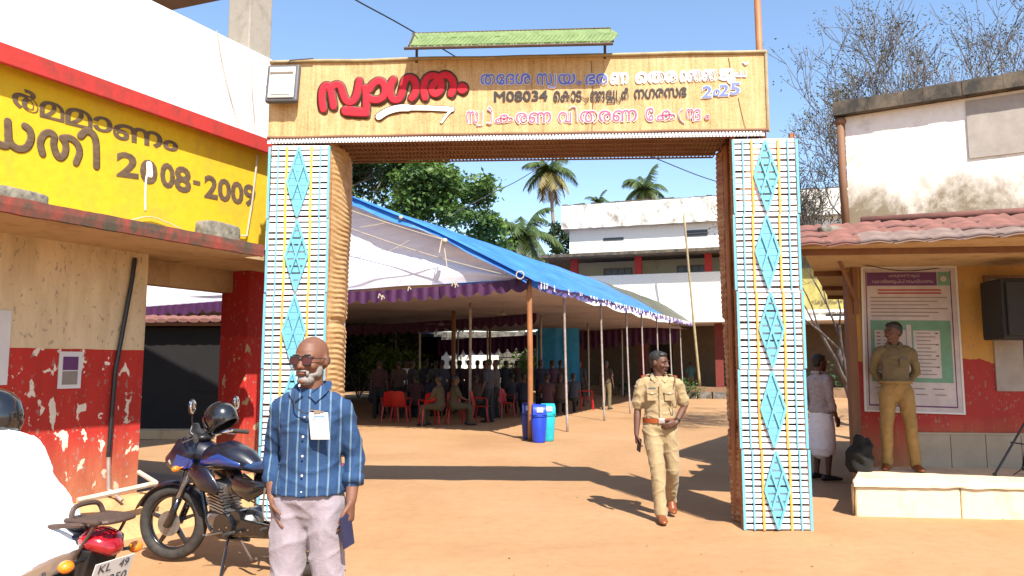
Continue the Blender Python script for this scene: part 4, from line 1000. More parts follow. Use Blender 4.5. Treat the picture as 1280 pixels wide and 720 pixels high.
    # platform
office()
PL = thing('platform', 'low cream painted masonry platform in front of the office building', 'platform', (5, 8.3, 0))
def platform():
    a = PZ(1077, 643, 0); a = V((3.62, 7.98, 0)); b = V((8.2, 7.42, 0)); c = V((8.2, 9.05, 0)); d = V((4.24, 9.12, 0))
    n = 5
    for i in range(n):     # front built of plastered blocks with open joints
        f0, f1 = (0, .225, .41, .6, .8)[i], (.225, .41, .6, .8, 1)[i]; gap = .006
        p0 = a.lerp(b, f0); p1 = a.lerp(b, f1); dd = (b-a).normalized(); q = V((dd.y, -dd.x, 0))
        p0 = p0+dd*gap; mb = MB(); j = random.uniform(-.006, .006)
        F = lambda p, o, z: p-q*o+V((0, 0, z))
        mb.hexa([F(p0, .0+j, -.02), F(p1, .0+j, -.02), F(p1, .12, -.02), F(p0, .12, -.02), F(p0, .0+j, .30), F(p1, .0+j, .30), F(p1, .12, .30), F(p0, .12, .30)])
        part('block', mb, M['platform'], PL, bevel=.014)
    q = V(((b-a).normalized().y, -(b-a).normalized().x, 0))
    i0 = a-q*.125; i1 = b-q*.125
    mb = MB(); mb.hexa([p+V((0, 0, -.02)) for p in (i0, i1, c, d)]+[p+V((0, 0, .297)) for p in (i0, i1, c, d)]); part('core', mb, M['platform'], PL)
    # top with a rounded, chipped nosing
    def top(u, v):
        f = a.lerp(b, u)+q*.03; r = d.lerp(c, u)
        prof = [(0, .302), (-.0, .33), (.03, .352), (.12, .358), (1, .352)]
        k = v*4; i = min(int(k), 3); w = k-i; s = prof[i][0]*(1-w)+prof[i+1][0]*w; z = prof[i][1]*(1-w)+prof[i+1][1]*w
        p = f.lerp(r, s); j = noise.noise(V((u*25, v*6, 1)))*.012
        return V((p.x-(.02 if u == 0 else 0), p.y+(j if v < .6 else 0), z+j*.5))
    part('top', MB().grid(top, 90, 12), M['platform'], PL, smooth=True)
    def side(u, v):
        f = V((3.6, 7.97, 0)).lerp(V((4.23, 9.12, 0)), u); return f+V((noise.noise(V((u*5, v*3, 7)))*.015-.005, 0, .355*v-.01*(1-v)))
    part('side', MB().grid(side, 20, 8), M['platform'], PL, smooth=True)
platform()
def rposter():
    def wp(px, py): return PP(px, py, RP(0, .0, 0), RN)
    c = RP(.7, 0, 1.8); t = thing('voting_poster', 'large framed poster with purple heading and green tables on the yellow wall', 'poster', c)
    TL, TR, BLc, BRc = wp(1077, 336), wp(1192, 335), wp(1082, 512), wp(1203, 516)
    def Q(u, v): return TL.lerp(TR, u).lerp(BLc.lerp(BRc, u), v)
    def rect(u0, v0, u1, v1, d0, d1, mt, name='print'):
        mb = MB(); P = [Q(u0, v1), Q(u1, v1), Q(u1, v0), Q(u0, v0)]; mb.hexa([p+RN*d0 for p in P]+[p+RN*d1 for p in P]); return part(name, mb, mt if not isinstance(mt, str) else M[mt], t)
    rect(0, 0, 1, 1, .020, .032, 'print_pale', 'sheet')
    for r_ in ((-.02, -.012, 0, 1.012), (1, -.012, 1.02, 1.012), (0, -.012, 1, 0), (0, 1, 1, 1.012)): rect(*r_, .018, .040, 'paper', 'frame')
    for r_ in ((.03, .02, .04, .97), (.94, .02, .95, .97), (.04, .96, .94, .97)): rect(*r_, .033, .035, 'print_purple')
    rect(.045, .03, .80, .125, .033, .035, 'print_purple'); rect(.81, .03, .935, .125, .033, .035, 'print_green')
    text_on('പൊതുതെരഞ്ഞെടുപ്പ്', t, M['print_pale'], Q(.28, .04), Q(.62, .04), Q(.28, .07), RN, .037)
    text_on('വോട്ടെടുപ്പ് സംവിധാനം', t, M['print_pale'], Q(.10, .08), Q(.76, .08), Q(.10, .112), RN, .037)
    mb = MB(); mb.cyl(Q(.87, .078)+RN*.035, Q(.87, .078)+RN*.039, .035, n=16); part('print', mb, M['print_pale'], t)
    for k in range(2): rect(.16, .15+k*.022, .84, .162+k*.022, .033, .035, 'print_red')
    for k in range(6): rect(.08, .205+k*.026, .9-.1*(k % 3), .213+k*.026, .033, .0345, 'grey_panel')
    rect(.07, .37, .92, .80, .033, .035, 'print_green')
    rect(.11, .44, .44, .77, .036, .038, 'print_pale'); rect(.52, .44, .80, .77, .036, .038, 'print_pale')
    rect(.45, .40, .50, .80, .036, .038, 'print_pale')
    for k in range(12):
        rect(.13, .455+k*.026, .17, .462+k*.026, .039, .0405, 'ink'); rect(.20, .455+k*.026, .40-.05*(k % 3), .462+k*.026, .039, .0405, 'grey_panel')
        rect(.55, .455+k*.026, .70+.05*(k % 2), .462+k*.026, .039, .0405, 'grey_panel'); 
        if k % 3 == 0: rect(.75, .455+k*.026, .78, .464+k*.026, .039, .0405, 'ink')
    for k in range(4): rect(.10+.2*k, .84, .22+.2*k, .848, .033, .0345, 'grey_panel'); rect(.12+.2*k, .88, .24+.2*k, .888, .033, .0345, 'grey_panel')
rposter()
# stone on the eave tiles
t = thing('eave_stone', 'dark mossy stone lying on the clay tiles of the right eave', 'block', PZ(1035, 285, 3.14))
mb = MB(); c = PZ(1037, 289, 3.01)
def f(a, b):
    th = math.pi*(b-.5); ph = 2*math.pi*a; sg = lambda x: math.copysign(abs(x)**.4, x)
    p = V((sg(math.cos(th))*sg(math.cos(ph))*.115, sg(math.cos(th))*sg(math.sin(ph))*.08, sg(math.sin(th))*.055)); return c+p+V((1, 1, 1))*noise.noise(p*18)*.012
part('block_body', mb.grid(f, 24, 12), M['stone'], t, smooth=True)
# loudspeaker and its stand
def speaker():
    p = V((5.55, 8.25, .355)); p = PZ(1272, 586, .355); p = V((p.x, 8.45, .355))
    p = p+V((-.12, 0, 0)); st = thing('speaker_stand', 'black tripod stand on the platform under the loudspeaker', 'stand', p)
    x, y, z = p
    mb = MB(); mb.cyl((x, y, z+.30), (x, y, 1.86), .018); part('pole', mb, M['black_pl'], st)
    mb = MB(); mb.cyl((x, y, z+.62), (x, y, z+.72), .032); part('collar', mb, M['black_pl'], st)
    for a in (200, 320, 80):
        d = V((math.cos(R(a)), math.sin(R(a))*.6, 0)); b = V((x, y, 0))
        mb = MB(); mb.tube([b+V((0, 0, z+.67)), b+d*.55+V((0, 0, z+.015))], .013, 8); part('leg', mb, M['black_pl'], st)
        mb = MB(); mb.tube([b+V((0, 0, z+.32)), b+d*.30+V((0, 0, z+.36))], .009, 6); part('brace', mb, M['black_pl'], st)
        mb = MB(); mb.ell(b+d*.55+V((0, 0, z+.018)), (.022, .022, .018)); part('foot', mb, M['rubber'], st)
    sp = thing('loudspeaker', 'big black loudspeaker box on a tripod stand at the right edge', 'speaker', (x, y, 1.86))
    mb = MB(); mb.hexa([V((x-.40, y-.25, 1.86)), V((x+.44, y-.28, 1.86)), V((x+.34, y+.25, 1.86)), V((x-.32, y+.25, 1.86)), V((x-.40, y-.25, 2.54)), V((x+.44, y-.28, 2.54)), V((x+.34, y+.25, 2.54)), V((x-.32, y+.25, 2.54))])
    part('cabinet', mb, M['speaker'], sp, bevel=.02)
    mb = MB(); mb.box((x+.02, y-.272, 2.2), (.76, .02, .6)); part('grille', mb, M['speaker'], sp, bevel=.01)
    mb = MB(); mb.torus((x+.02, y-.285, 2.10), .17, .012, 'y', 28, 6); mb.torus((x+.02, y-.285, 2.41), .07, .01, 'y', 20, 6); part('cone_ring', mb, M['black_pl'], sp)
    mb = MB(); mb.tube(smooth_pts([(x-.03, y-.02, 1.86), (x-.05, y-.04, 1.4), (x-.02, y-.05, .9), (x-.12, y-.06, .5), (x-.3, y-.1, .365)]), .006, 5); part('cable', mb, M['cable'], sp)
speaker()
def bag():
    c = V((4.06, 8.75, .355)); t = thing('black_bag', 'dark slumped bag on the left end of the platform', 'bag', c)
    mb = MB()
    def f(a, b):
        th = math.pi*(b-.5); ph = 2*math.pi*a; sg = lambda x: math.copysign(abs(x)**.75, x)
        p = V((sg(math.cos(th))*math.cos(ph)*.15, sg(math.cos(th))*math.sin(ph)*.13, max(-.16, math.sin(th)*.21))); return c+V((0, 0, .16))+p*(1+.45*noise.noise(p*11))
    part('bag_body', mb.grid(f, 30, 16), M['drk'], t, smooth=True)
bag()
# ------------------------------------------------------------------ bins
def bin_(name, label, x, y, body, lid, rz=0):
    t = thing(name, label, 'bin', (x, y, 0), rz, 'plastic bins by the marquee pole')
    mb = MB(); mb.loft([V((0, 0, .0)), V((0, 0, .06)), V((0, 0, .52))], [(.125, .115), (.135, .125), (.165, .15)], n=20, side=(1, 0, 0), cap=False); part('tub', mb, body, t, world=False, smooth=True, bevel=.006)
    mb = MB(); mb.loft([V((0, 0, .525)), V((0, 0, .56))], [(.178, .165), (.174, .16)], n=20, side=(1, 0, 0), cap=False); part('rim', mb, lid, t, world=False)
    mb = MB()
    def f(u, v):
        a = math.pi*u; w = .158*(1-.12*(abs(v-.5)*2)**3)
        return V(((v-.5)*.28, -math.cos(a)*w, .56+math.sin(a)**.8*.21))
    mb.grid(f, 12, 6); part('lid', mb, lid, t, world=False, smooth=True, fix=False)
    for s in (-1, 1):
        mb = MB(); pts = [V((s*.137, -math.cos(math.pi*k/10)*.14, .56+math.sin(math.pi*k/10)**.8*.18)) for k in range(11)]; mb.prism(pts, (s*-.008, 0, 0)); part('lid_side', mb, lid, t, world=False)
    mb = MB(); mb.box((0, -.150, .66), (.13, .02, .10), Matrix.Rotation(R(-18), 3, 'X')); part('flap', mb, M['ink_pale'], t, world=False, bevel=.005)
bin_('litter_bin', 'turquoise swing lid bin, rightmost of the bins by the orange pole', .74, 15.62, M['bin_cyan'], M['bin_cyan'], .2)
bin_('litter_bin', 'bright blue bin between the orange pole and the turquoise bin', .55, 15.30, M['bin_blue'], M['bin_blue'], .1)
bin_('litter_bin', 'dark navy bin half hidden left of the orange pole', .36, 16.0, M['navy'], M['navy'], 0)

# ------------------------------------------------------------------ overhead cables
def cable(label, pts, r=.016):
    p = smooth_pts(pts, 6); t = thing('overhead_cable', label, 'cable', p[0], group=None); part('strand', MB().tube(p, r, 5), M['cable'], t)
cable('thin dark cable crossing the sky at the upper left above the banner', [PY(400, -28, 13), PY(445, 0, 14), PY(500, 30, 15), PY(575, 74, 16.5), PY(700, 150, 19), PY(815, 196, 22), PY(900, 228, 24.5), PY(1000, 250, 28)])
cable('thin cable sloping between the tree and the palm behind the marquee', [PY(560, 270, 30), PY(612, 243, 32), PY(665, 215, 35), PY(760, 150, 42)], .02)

# ------------------------------------------------------------------ vegetation
def leaf_cluster(vs, fs, c, r, n, size, rng, flat=.6, squash=1.0):
    for _ in range(n):
        while True:
            d = V((rng.uniform(-1, 1), rng.uniform(-1, 1), rng.uniform(-1, 1)))
            if d.length < 1: break
        p = c + V((d.x*r, d.y*r, d.z*r*squash))
        a = V((rng.gauss(0, 1), rng.gauss(0, 1), rng.gauss(0, flat))).normalized(); b = a.orthogonal().normalized()
        b = (Matrix.Rotation(rng.uniform(0, 6.28), 3, a) @ b); s = size*rng.uniform(.6, 1.3); w = s*.42
        k = len(vs); m = p+a*s*.5+V((0, 0, -.06*s))
        vs += [tuple(p), tuple(m+b*w*.6), tuple(p+a*s-V((0, 0, .15*s))), tuple(m-b*w*.6)]; fs.append((k, k+1, k+2, k+3))
def branching(mb, p, d, r, l, depth, rng, tips, spread=.55, up=.12, nseg=4, mids=None):
    pts = [p.copy()]; rr = [r]; q = p.copy(); dd = d.copy()
    for i in range(nseg):
        dd = (dd + V((rng.gauss(0, .13), rng.gauss(0, .13), rng.gauss(0, .10)+up*.3))).normalized(); q = q+dd*(l/nseg); pts.append(q.copy()); rr.append(max(r*(1-.42*(i+1)/nseg), .0065))
    mb.tube(pts, rr, 3 if r < .03 else (5 if r < .08 else 8))
    if mids is not None and depth <= 2: mids.append(pts[2])
    if depth == 0: tips.append(q); return
    k = 2 if rng.random() < (.45 if spread > .5 else .52) else 3
    for i in range(k):
        a = rng.uniform(0, 6.28); s = spread*rng.uniform(.6, 1.25); o = dd.orthogonal().normalized(); o = Matrix.Rotation(a, 3, dd) @ o
        nd = (dd*math.cos(s)+o*math.sin(s)+V((0, 0, up))).normalized(); j = rng.choice((2, 3, 4)) if i else 4
        branching(mb, pts[j], nd, rr[j]*.78, l*rng.uniform(.66, .86), depth-1, rng, tips, spread, up, nseg, mids)
def broad_tree(name, label, base, h, rad, lm, seed, nl=130, size=.3, depth=4, trunk=.28, group=None, squash=.62, lm2=None):
    rng = random.Random(seed); t = thing(name, label, 'tree', base, 0, group); b = V(base)
    mb = MB(); tips = []; mids = []
    branching(mb, b, V((0, 0, 1)), trunk, h*.33, depth, rng, tips, .68, .08, 4, mids)
    part('trunk', mb, M['bark'], t, smooth=True)
    zs = [p.z for p in tips]; zm = max(zs)-b.z; xm = max((math.hypot(p.x-b.x, p.y-b.y) for p in tips))
    S = V((rad/xm, rad/xm, 1))
    # two crowns' worth of leaf clumps: around the tips, bunched so that sky shows between
    for k, mm in enumerate((lm, lm2 or lm)):
        vs, fs = [], []
        for i, p in enumerate(tips+mids):
            if i % 2 != k: continue
            leaf_cluster(vs, fs, p, rad*rng.uniform(.09, .19), int(nl*rng.uniform(.5, 1.3)), size, rng, .6, squash)
        part('crown', MB().add(vs, fs), mm, t, fix=False)
    return t
broad_tree('rain_tree', 'tall spreading dark green tree behind the left of the marquee', (-10.8, 44, 0), 18.0, 6.5, M['leaf3'], 5, 90, .36, 6, .4, 'trees behind the marquee', lm2=M['leaf'])
broad_tree('rain_tree', 'bright green feathery tree just above the blue tarpaulin', (-6.6, 38, 0), 13.5, 4.5, M['leaf2'], 11, 80, .28, 6, .3, 'trees behind the marquee', lm2=M['leaf'])
broad_tree('rain_tree', 'small light green tree between the big trees and the low palm', (-3.6, 50, 0), 10.5, 2.6, M['leaf2'], 23, 100, .34, 4, .22, 'trees behind the marquee', lm2=M['leaf'])
broad_tree('rain_tree', 'dark tree behind the left end of the far school block', (3.0, 62, 0), 13.5, 3, M['leaf3'], 31, 110, .4, 4, .25, 'trees behind the marquee')
def palm(label, crown, fl, nf, seed, lean=(0, 0), tr=.17, old=.25):
    rng = random.Random(seed); c = V(crown); b = V((c.x+lean[0], c.y+lean[1], 0))
    t = thing('coconut_palm', label, 'palm', b, 0, 'coconut palms on the skyline')
    pts = [b.lerp(c, i/10)+V((lean[0]*-.12*math.sin(math.pi*i/10), 0, 0)) for i in range(11)]
    part('trunk', MB().tube(pts, [tr*(1.35-.5*i/10) for i in range(11)], 8), M['bark_pale'], t, smooth=True)
    G = MB(); O = MB()
    for i in range(nf):
        a = 6.283*i/nf*2.618+rng.uniform(-.2, .2); e = R(75-125*(i/nf)+rng.uniform(-8, 8)); mb = O if (i/nf > 1-old) else G
        d = V((math.cos(a)*math.cos(e), math.sin(a)*math.cos(e), math.sin(e))); p = c.copy(); L = fl*rng.uniform(.85, 1.1); n = 16; pp = [p.copy()]
        for k in range(n):
            d = (d+V((0, 0, -.085-.06*k/n))).normalized(); p = p+d*(L/n); pp.append(p.copy())
        mb.tube(pp, [.035*(1-k/(n+2)) for k in range(n+1)], 3)
        for k in range(2, n+1):
            tdir = (pp[k]-pp[k-1]).normalized(); s = tdir.cross(V((0, 0, 1)))
            s = s.normalized() if s.length > .05 else V((1, 0, 0))
            ll = fl*.26*math.sin(math.pi*min(1, (k+2)/(n+4)))+.08*fl
            for sg in (-1, 1):
                for h in (0, .5):
                    q = pp[k-1].lerp(pp[k], h); dr = (s*sg*rng.uniform(.8, 1)+tdir*.55+V((0, 0, -.55-rng.random()*.5))).normalized(); w = tdir*fl*.021
                    tip = q+dr*ll*rng.uniform(.8, 1.1)
                    mb.quad(q-w, q+w, tip+w*.2, tip-w*.2)
    part('fronds', G, M['palmleaf'], t, fix=False); part('old_fronds', O, M['palmold'], t, fix=False)
    mb = MB()
    for k in range(7):
        a = k*.9; mb.ell(c+V((math.cos(a)*.22, math.sin(a)*.22, -.28)), (.13, .13, .16), n=8, m=6)
    part('coconuts', mb, M['palmold'], t, smooth=True)
palm('tall slim coconut palm with drooping yellowed fronds, left of the far block', PY(687, 214, 70), 3.4, 22, 2, (2.0, 0), .17, .4)
palm('coconut palm fanning out above the middle of the far block', PY(806, 236, 66), 2.9, 20, 6, (0, 0), .18, .25)
palm('low coconut palm just above the blue tarpaulin', PY(655, 292, 48), 3.0, 22, 9, (-.3, 0), .2, .2)
palm('small palm top peeping over the left part of the far block', PY(748, 252, 70), 1.5, 16, 12, (0, 0), .16, .2)
def bare_tree(label, base, d, h, seed, depth=7, trunk=.16, leaves=.4, sz=.06):
    rng = random.Random(seed); t = thing('bare_tree', label, 'tree', base, 0, 'leafless trees behind the office building'); mb = MB(); tips = []; mids = []
    branching(mb, V(base), V(d).normalized(), trunk, h*.27, depth, rng, tips, .46, .12, 4, mids)
    part('trunk', mb, M['bark_twig'], t, smooth=True)
    vs, fs = [], []
    for p in tips+mids:
        if rng.random() < leaves*2.2: leaf_cluster(vs, fs, p, .22, rng.randint(4, 16), sz, rng)
    part('crown', MB().add(vs, fs), M['dryleaf'], t, fix=False)
bare_tree('leafless tree leaning left over the gap beside the gate', (7.9, 14.6, 0), (-.22, .1, 1), 9.5, 3, 7, .17, .12)
bare_tree('leafless tree rising over the left end of the mouldy roof slab', (9.2, 16.5, 0), (-.02, .1, 1), 11.5, 8, 7, .17, .12)
bare_tree('leafless tree rising over the middle of the mouldy roof slab', (10.6, 15.5, 0), (.03, .1, 1), 11.8, 14, 7, .18, .12)
bare_tree('leafless tree at the right edge of the picture behind the roof slab', (12.3, 16.5, 0), (.03, .1, 1), 11.5, 21, 7, .17, .12)
bare_tree('smaller leafless tree low behind the tiled eave', (9.0, 19.5, 0), (-.05, .1, 1), 8.0, 33, 7, .10, .12)
def shrub(label, p, r, n, seed, mt, size=.16, name='shrub'):
    rng = random.Random(seed); t = thing(name, label, 'shrub', p); mb = MB(); vs, fs = [], []
    for i in range(9):
        d = V((rng.uniform(-1, 1), rng.uniform(-1, 1), rng.uniform(.7, 1.7))).normalized(); q = V(p)+d*r*rng.uniform(.8, 1.5); mb.tube([V(p), V(p).lerp(q, .5)+V((0, 0, .1*r)), q], [.02, .015, .008], 5)
        leaf_cluster(vs, fs, q, r*.5, n//9, size, rng)
    part('stems', mb, M['bark'], t); part('leaves', MB().add(vs, fs), mt, t, fix=False)
shrub('leafy shrub lit green at the left inside the marquee', (-4.9, 31, 0), 1.4, 1100, 3, M['leaf2'], .22)
shrub('green creeper behind the marquee beside the stone wall', (.5, 41, 0), 1.6, 900, 5, M['leaf2'], .22)
shrub('bushy plant against the shady back of the marquee at left', (-7.0, 34, 0), 2.6, 2600, 7, M['leaf3'], .25)
shrub('potted greenery in the shade below the right eave, behind the man in the white dhoti', (9.2, 22.5, 0), .9, 700, 8, M['leaf'], .13)
shrub('low ragged plants by the kerb before the far block', (8.1, 34.6, 0), .55, 400, 9, M['leaf'], .12)
shrub('weeds along the plinth of the far block', (5.6, 37.2, 0), .5, 300, 10, M['leaf3'], .12)

# ------------------------------------------------------------------ motorcycles (x forward, y left, z up, metres)
def wheel(t, x, z, r, w, disc=True, spokes=5):
    part('tyre', MB().torus((x, 0, z), r-w*.5, w*.5, 'y', 44, 12, 1.05), M['rubber'], t, world=False, smooth=True)
    mb = MB(); mb.torus((x, 0, z), r-w*.98, .014, 'y', 40, 8, 1.8); part('rim', mb, M['bike_black'], t, world=False, smooth=True)
    mb = MB(); mb.cyl((x, -.05, z), (x, .05, z), .032); part('hub', mb, M['alloy'], t, world=False)
    for k in range(spokes):
        a = 6.283*k/spokes+.3; d = V((math.cos(a), 0, math.sin(a))); s = V((-d.z, 0, d.x))
        c = V((x, 0, z)); mb = MB(); i, o = c+d*.028, c+d*(r-w*1.05)
        mb.hexa([i-s*.020-V((0, .014, 0)), i+s*.020-V((0, .014, 0)), i+s*.020+V((0, .014, 0)), i-s*.020+V((0, .014, 0)), o-s*.012-V((0, .012, 0)), o+s*.012-V((0, .012, 0)), o+s*.012+V((0, .012, 0)), o-s*.012+V((0, .012, 0))])
        part('spoke', mb, M['bike_black'], t, world=False)
    if disc:
        mb = MB(); mb.cyl((x, .058, z), (x, .062, z), .10, n=28); part('brake_disc', mb, M['alloy'], t, world=False)
def motorcycle(label, loc, rz, carrier=False, steer=.22, group=None):
    t = thing('motorcycle', label, 'motorcycle', loc, rz, group); P = lambda n, mb, m, **k: part(n, mb, M[m], t, world=False, **k)
    r = .300
    wheel(t, -.66, r, r, .105, False)
    # front end, steered a little
    n0 = len(bpy.data.objects)
    fx = .66; S = Matrix.Translation(V((.50, 0, 0))) @ Matrix.Rotation(steer, 4, 'Z') @ Matrix.Translation(V((-.50, 0, 0)))
    before = set(t.children)
    wheel(t, fx, r, r, .09, True)
    for s in (-1, 1):
        P('fork', MB().tube([V((fx, s*.085, r)), V((.42, s*.085, .86))], .019, 10), 'alloy', smooth=True)
        P('fork', MB().tube([V((fx+.004, s*.085, r-.02)), V((.565, s*.085, .50))], .028, 10), 'bike_black', smooth=True)
    def fend(u, v):
        a = R(20+135*u); q = r+.035; y = (v-.5)*.135; return V((fx+q*math.cos(a), y, r+q*math.sin(a)-abs(v-.5)*.05))
    P('front_fender', MB().grid(fend, 18, 6), 'bike_blue', smooth=True, fix=False)
    # headlamp cowl
    mb = MB(); mb.loft([V((.34, 0, .84)), V((.46, 0, .86)), V((.58, 0, .84)), V((.66, 0, .80))], [(.10, .10), (.145, .15), (.135, .145), (.09, .085)], n=16, side=(0, 1, 0)); P('headlamp_cowl', mb, 'bike_blue', smooth=True)
    mb = MB(); mb.loft([V((.42, 0, .98)), V((.50, 0, 1.03)), V((.50, 0, 1.09))], [(.10, .03), (.085, .02), (.05, .012)], n=12, side=(0, 1, 0)); P('windscreen', mb, 'black_pl', smooth=True)
    mb = MB(); mb.ell((.655, 0, .80), (.05, .095, .065), Matrix.Rotation(R(15), 3, 'Y')); P('headlight', mb, 'clear', smooth=True)
    mb = MB(); mb.hexa([V((.40, .13, .76)), V((.60, .135, .74)), V((.60, .15, .74)), V((.40, .15, .76)), V((.42, .12, .82)), V((.56, .13, .86)), V((.56, .148, .86)), V((.42, .148, .82))]); P('cowl_stripe', mb, 'bike_accent')
    mb = MB(); mb.ell((.40, 0, .99), (.06, .10, .035)); P('instrument_panel', mb, 'black_pl', smooth=True)
    for s in (-1, 1):
        P('handlebar', MB().tube(smooth_pts([V((.42, 0, .95)), V((.40, s*.12, .99)), V((.33, s*.26, 1.02)), V((.25, s*.36, 1.0))]), .012, 8), 'chrome', smooth=True)
        P('grip', MB().tube([V((.32, s*.27, 1.018)), V((.24, s*.375, .998))], .019, 10), 'rubber')
        P('brake_lever', MB().tube([V((.36, s*.22, 1.0)), V((.36, s*.36, .98))], .006, 6), 'alloy')
        P('mirror_stalk', MB().tube(smooth_pts([V((.33, s*.24, 1.02)), V((.34, s*.28, 1.12)), V((.33, s*.30, 1.20))]), .006, 6), 'bike_black')
        mb = MB(); mb.ell((.33, s*.31, 1.25), (.014, .045, .062)); m_ = P('mirror', mb, 'bike_black', smooth=True)
        mb = MB(); mb.ell((.320, s*.31, 1.25), (.007, .040, .056)); g = P('mirror_glass', mb, 'mirror', smooth=True)
        mb = MB(); mb.tube([V((.50, s*.12, .76)), V((.50, s*.21, .76))], .008, 6); mb.ell((.50, s*.235, .76), (.03, .035, .025)); P('turn_signal', mb, 'amber', smooth=True)
    for ch in set(t.children)-before: ch.matrix_local = S
    # tank, seat, bodywork
    mb = MB(); mb.loft([V((.36, 0, .78)), V((.28, 0, .83)), V((.10, 0, .86)), V((-.06, 0, .83)), V((-.16, 0, .78))], [(.06, .06), (.125, .10), (.150, .115), (.115, .085), (.07, .05)], n=18, side=(0, 1, 0)); P('fuel_tank', mb, 'bike_blue', smooth=True)
    for s in (-1, 1):
        mb = MB(); mb.loft([V((.30, s*.105, .80)), V((.10, s*.135, .84)), V((-.08, s*.105, .80))], [(.035, .02), (.05, .025), (.02, .012)], n=10, side=(0, 0, 1)); P('tank_graphic', mb, 'bike_accent', smooth=True)
        mb = MB(); mb.loft([V((.38, s*.13, .74)), V((.22, s*.155, .68)), V((.10, s*.14, .60))], [(.07, .02), (.10, .03), (.04, .015)], n=10, side=(0, 0, 1)); P('tank_shroud', mb, 'bike_blue', smooth=True)
        mb = MB(); mb.loft([V((-.05, s*.12, .66)), V((-.22, s*.135, .62)), V((-.38, s*.11, .66))], [(.07, .02), (.085, .025), (.03, .015)], n=10, side=(0, 0, 1)); P('side_panel', mb, 'bike_black', smooth=True)
        mb = MB(); mb.loft([V((-.35, s*.115, .70)), V((-.60, s*.105, .76)), V((-.86, s*.06, .82))], [(.05, .02), (.06, .03), (.03, .015)], n=10, side=(0, 0, 1)); P('tail_panel', mb, 'bike_blue', smooth=True)
        mb = MB(); mb.loft([V((-.38, s*.145, .71)), V((-.58, s*.135, .755))], [(.018, .006), (.012, .005)], n=8, side=(0, 0, 1)); P('tail_graphic', mb, 'bike_accent', smooth=True)
    mb = MB(); mb.loft([V((-.10, 0, .79)), V((-.24, 0, .785)), V((-.38, 0, .80)), V((-.50, 0, .84)), V((-.72, 0, .865)), V((-.80, 0, .87))], [(.09, .035), (.125, .04), (.13, .04), (.125, .05), (.10, .045), (.06, .03)], n=16, side=(0, 1, 0)); P('seat', mb, 'seat_blue' if not carrier else 'seat', smooth=True)
    # frame, engine, exhaust
    for s in (-1, 1):
        P('frame_tube', MB().tube(smooth_pts([V((.40, s*.03, .80)), V((.30, s*.07, .50)), V((.16, s*.09, .26)), V((-.20, s*.10, .25))]), .016, 8), 'bike_black')
        P('frame_tube', MB().tube(smooth_pts([V((.05, s*.08, .70)), V((-.20, s*.11, .60)), V((-.62, s*.10, .74))]), .014, 8), 'bike_black')
        P('swing_arm', MB().tube([V((-.15, s*.09, .34)), V((-.66, s*.085, r))], .018, 8), 'bike_black')
        sa, sb = V((-.56, s*.125, .38)), V((-.42, s*.125, .68)); P('shock_absorber', MB().tube([sa, sb], .014, 8), 'chrome')
        mb = MB()
        for k in range(9): 
            c = sa.lerp(sb, .18+k*.085); mb.loft([c, c+(sb-sa)*.035], [.030, .030], n=12, cap=False)
        P('shock_spring', mb, 'bike_black')
        P('foot_peg', MB().tube([V((-.08, s*.10, .30)), V((-.08, s*.24, .30))], .014, 8), 'rubber')
        P('foot_peg', MB().tube([V((-.42, s*.12, .36)), V((-.43, s*.23, .37))], .013, 8), 'rubber')
        P('grab_rail', MB().tube(smooth_pts([V((-.50, s*.14, .80)), V((-.70, s*.15, .88)), V((-.92, s*.10, .90)), V((-.94, 0, .90))]), .012, 8), 'bike_black' if not carrier else 'iron')
    mb = MB(); mb.loft([V((.22, 0, .36)), V((.05, 0, .34)), V((-.12, 0, .36))], [(.10, .09), (.13, .12), (.11, .10)], n=14, side=(0, 1, 0)); P('engine', mb, 'alloy', smooth=True)
    mb = MB(); mb.cyl((.02, -.16, .34), (.02, .16, .34), .095, n=20); mb.cyl((-.08, -.13, .40), (-.08, .13, .40), .06, n=16); P('crankcase', mb, 'bike_black', bevel=.006)
    mb = MB()
    for k in range(9): mb.box((.14+.006*k, 0, .44+.024*k), (.17, .20, .011), Matrix.Rotation(R(-14), 3, 'Y'))
    P('cylinder_fins', mb, 'alloy'); mb = MB(); mb.box((.17, 0, .53), (.12, .13, .24), Matrix.Rotation(R(-14), 3, 'Y')); P('cylinder', mb, 'alloy', bevel=.01)
    P('exhaust_pipe', MB().tube(smooth_pts([V((.26, -.05, .50)), V((.33, -.10, .36)), V((.20, -.14, .22)), V((-.20, -.16, .22))]), .020, 8), 'alloy', smooth=True)
    P('silencer', MB().loft([V((-.20, -.165, .23)), V((-.30, -.17, .25)), V((-.85, -.175, .36))], [.025, .045, .048], n=14), 'bike_black', smooth=True)
    P('chain_cover', MB().hexa([V((-.05, .10, .30)), V((-.62, .10, .27)), V((-.62, .13, .27)), V((-.05, .13, .30)), V((-.05, .10, .41)), V((-.62, .10, .36)), V((-.62, .13, .36)), V((-.05, .13, .41))]), 'bike_black', bevel=.01)
    P('saree_guard', MB().tube(smooth_pts([V((-.40, .17, .66)), V((-.42, .19, .45)), V((-.62, .18, .42)), V((-.74, .16, .60)), V((-.70, .15, .74))]), .008, 6), 'alloy')
    P('side_stand', MB().tube([V((-.02, .12, .28)), V((-.06, .21, .10)), V((-.09, .26, .012))], .012, 8), 'bike_black'); P('gear_lever', MB().tube([V((.0, .17, .30)), V((.14, .18, .27)), V((.14, .22, .28))], .008, 6), 'alloy')
    P('centre_stand', MB().tube(smooth_pts([V((-.15, .13, .24)), V((-.28, .15, .12)), V((-.34, .17, .14))]), .012, 6), 'iron')
    def rf(u, v):
        a = R(60+115*u); q = r+.06; y = (v-.5)*.16; return V((-.66+q*math.cos(a), y, r+q*math.sin(a)-abs(v-.5)*.04))
    P('rear_fender', MB().grid(rf, 16, 6), 'black_pl', smooth=True, fix=False)
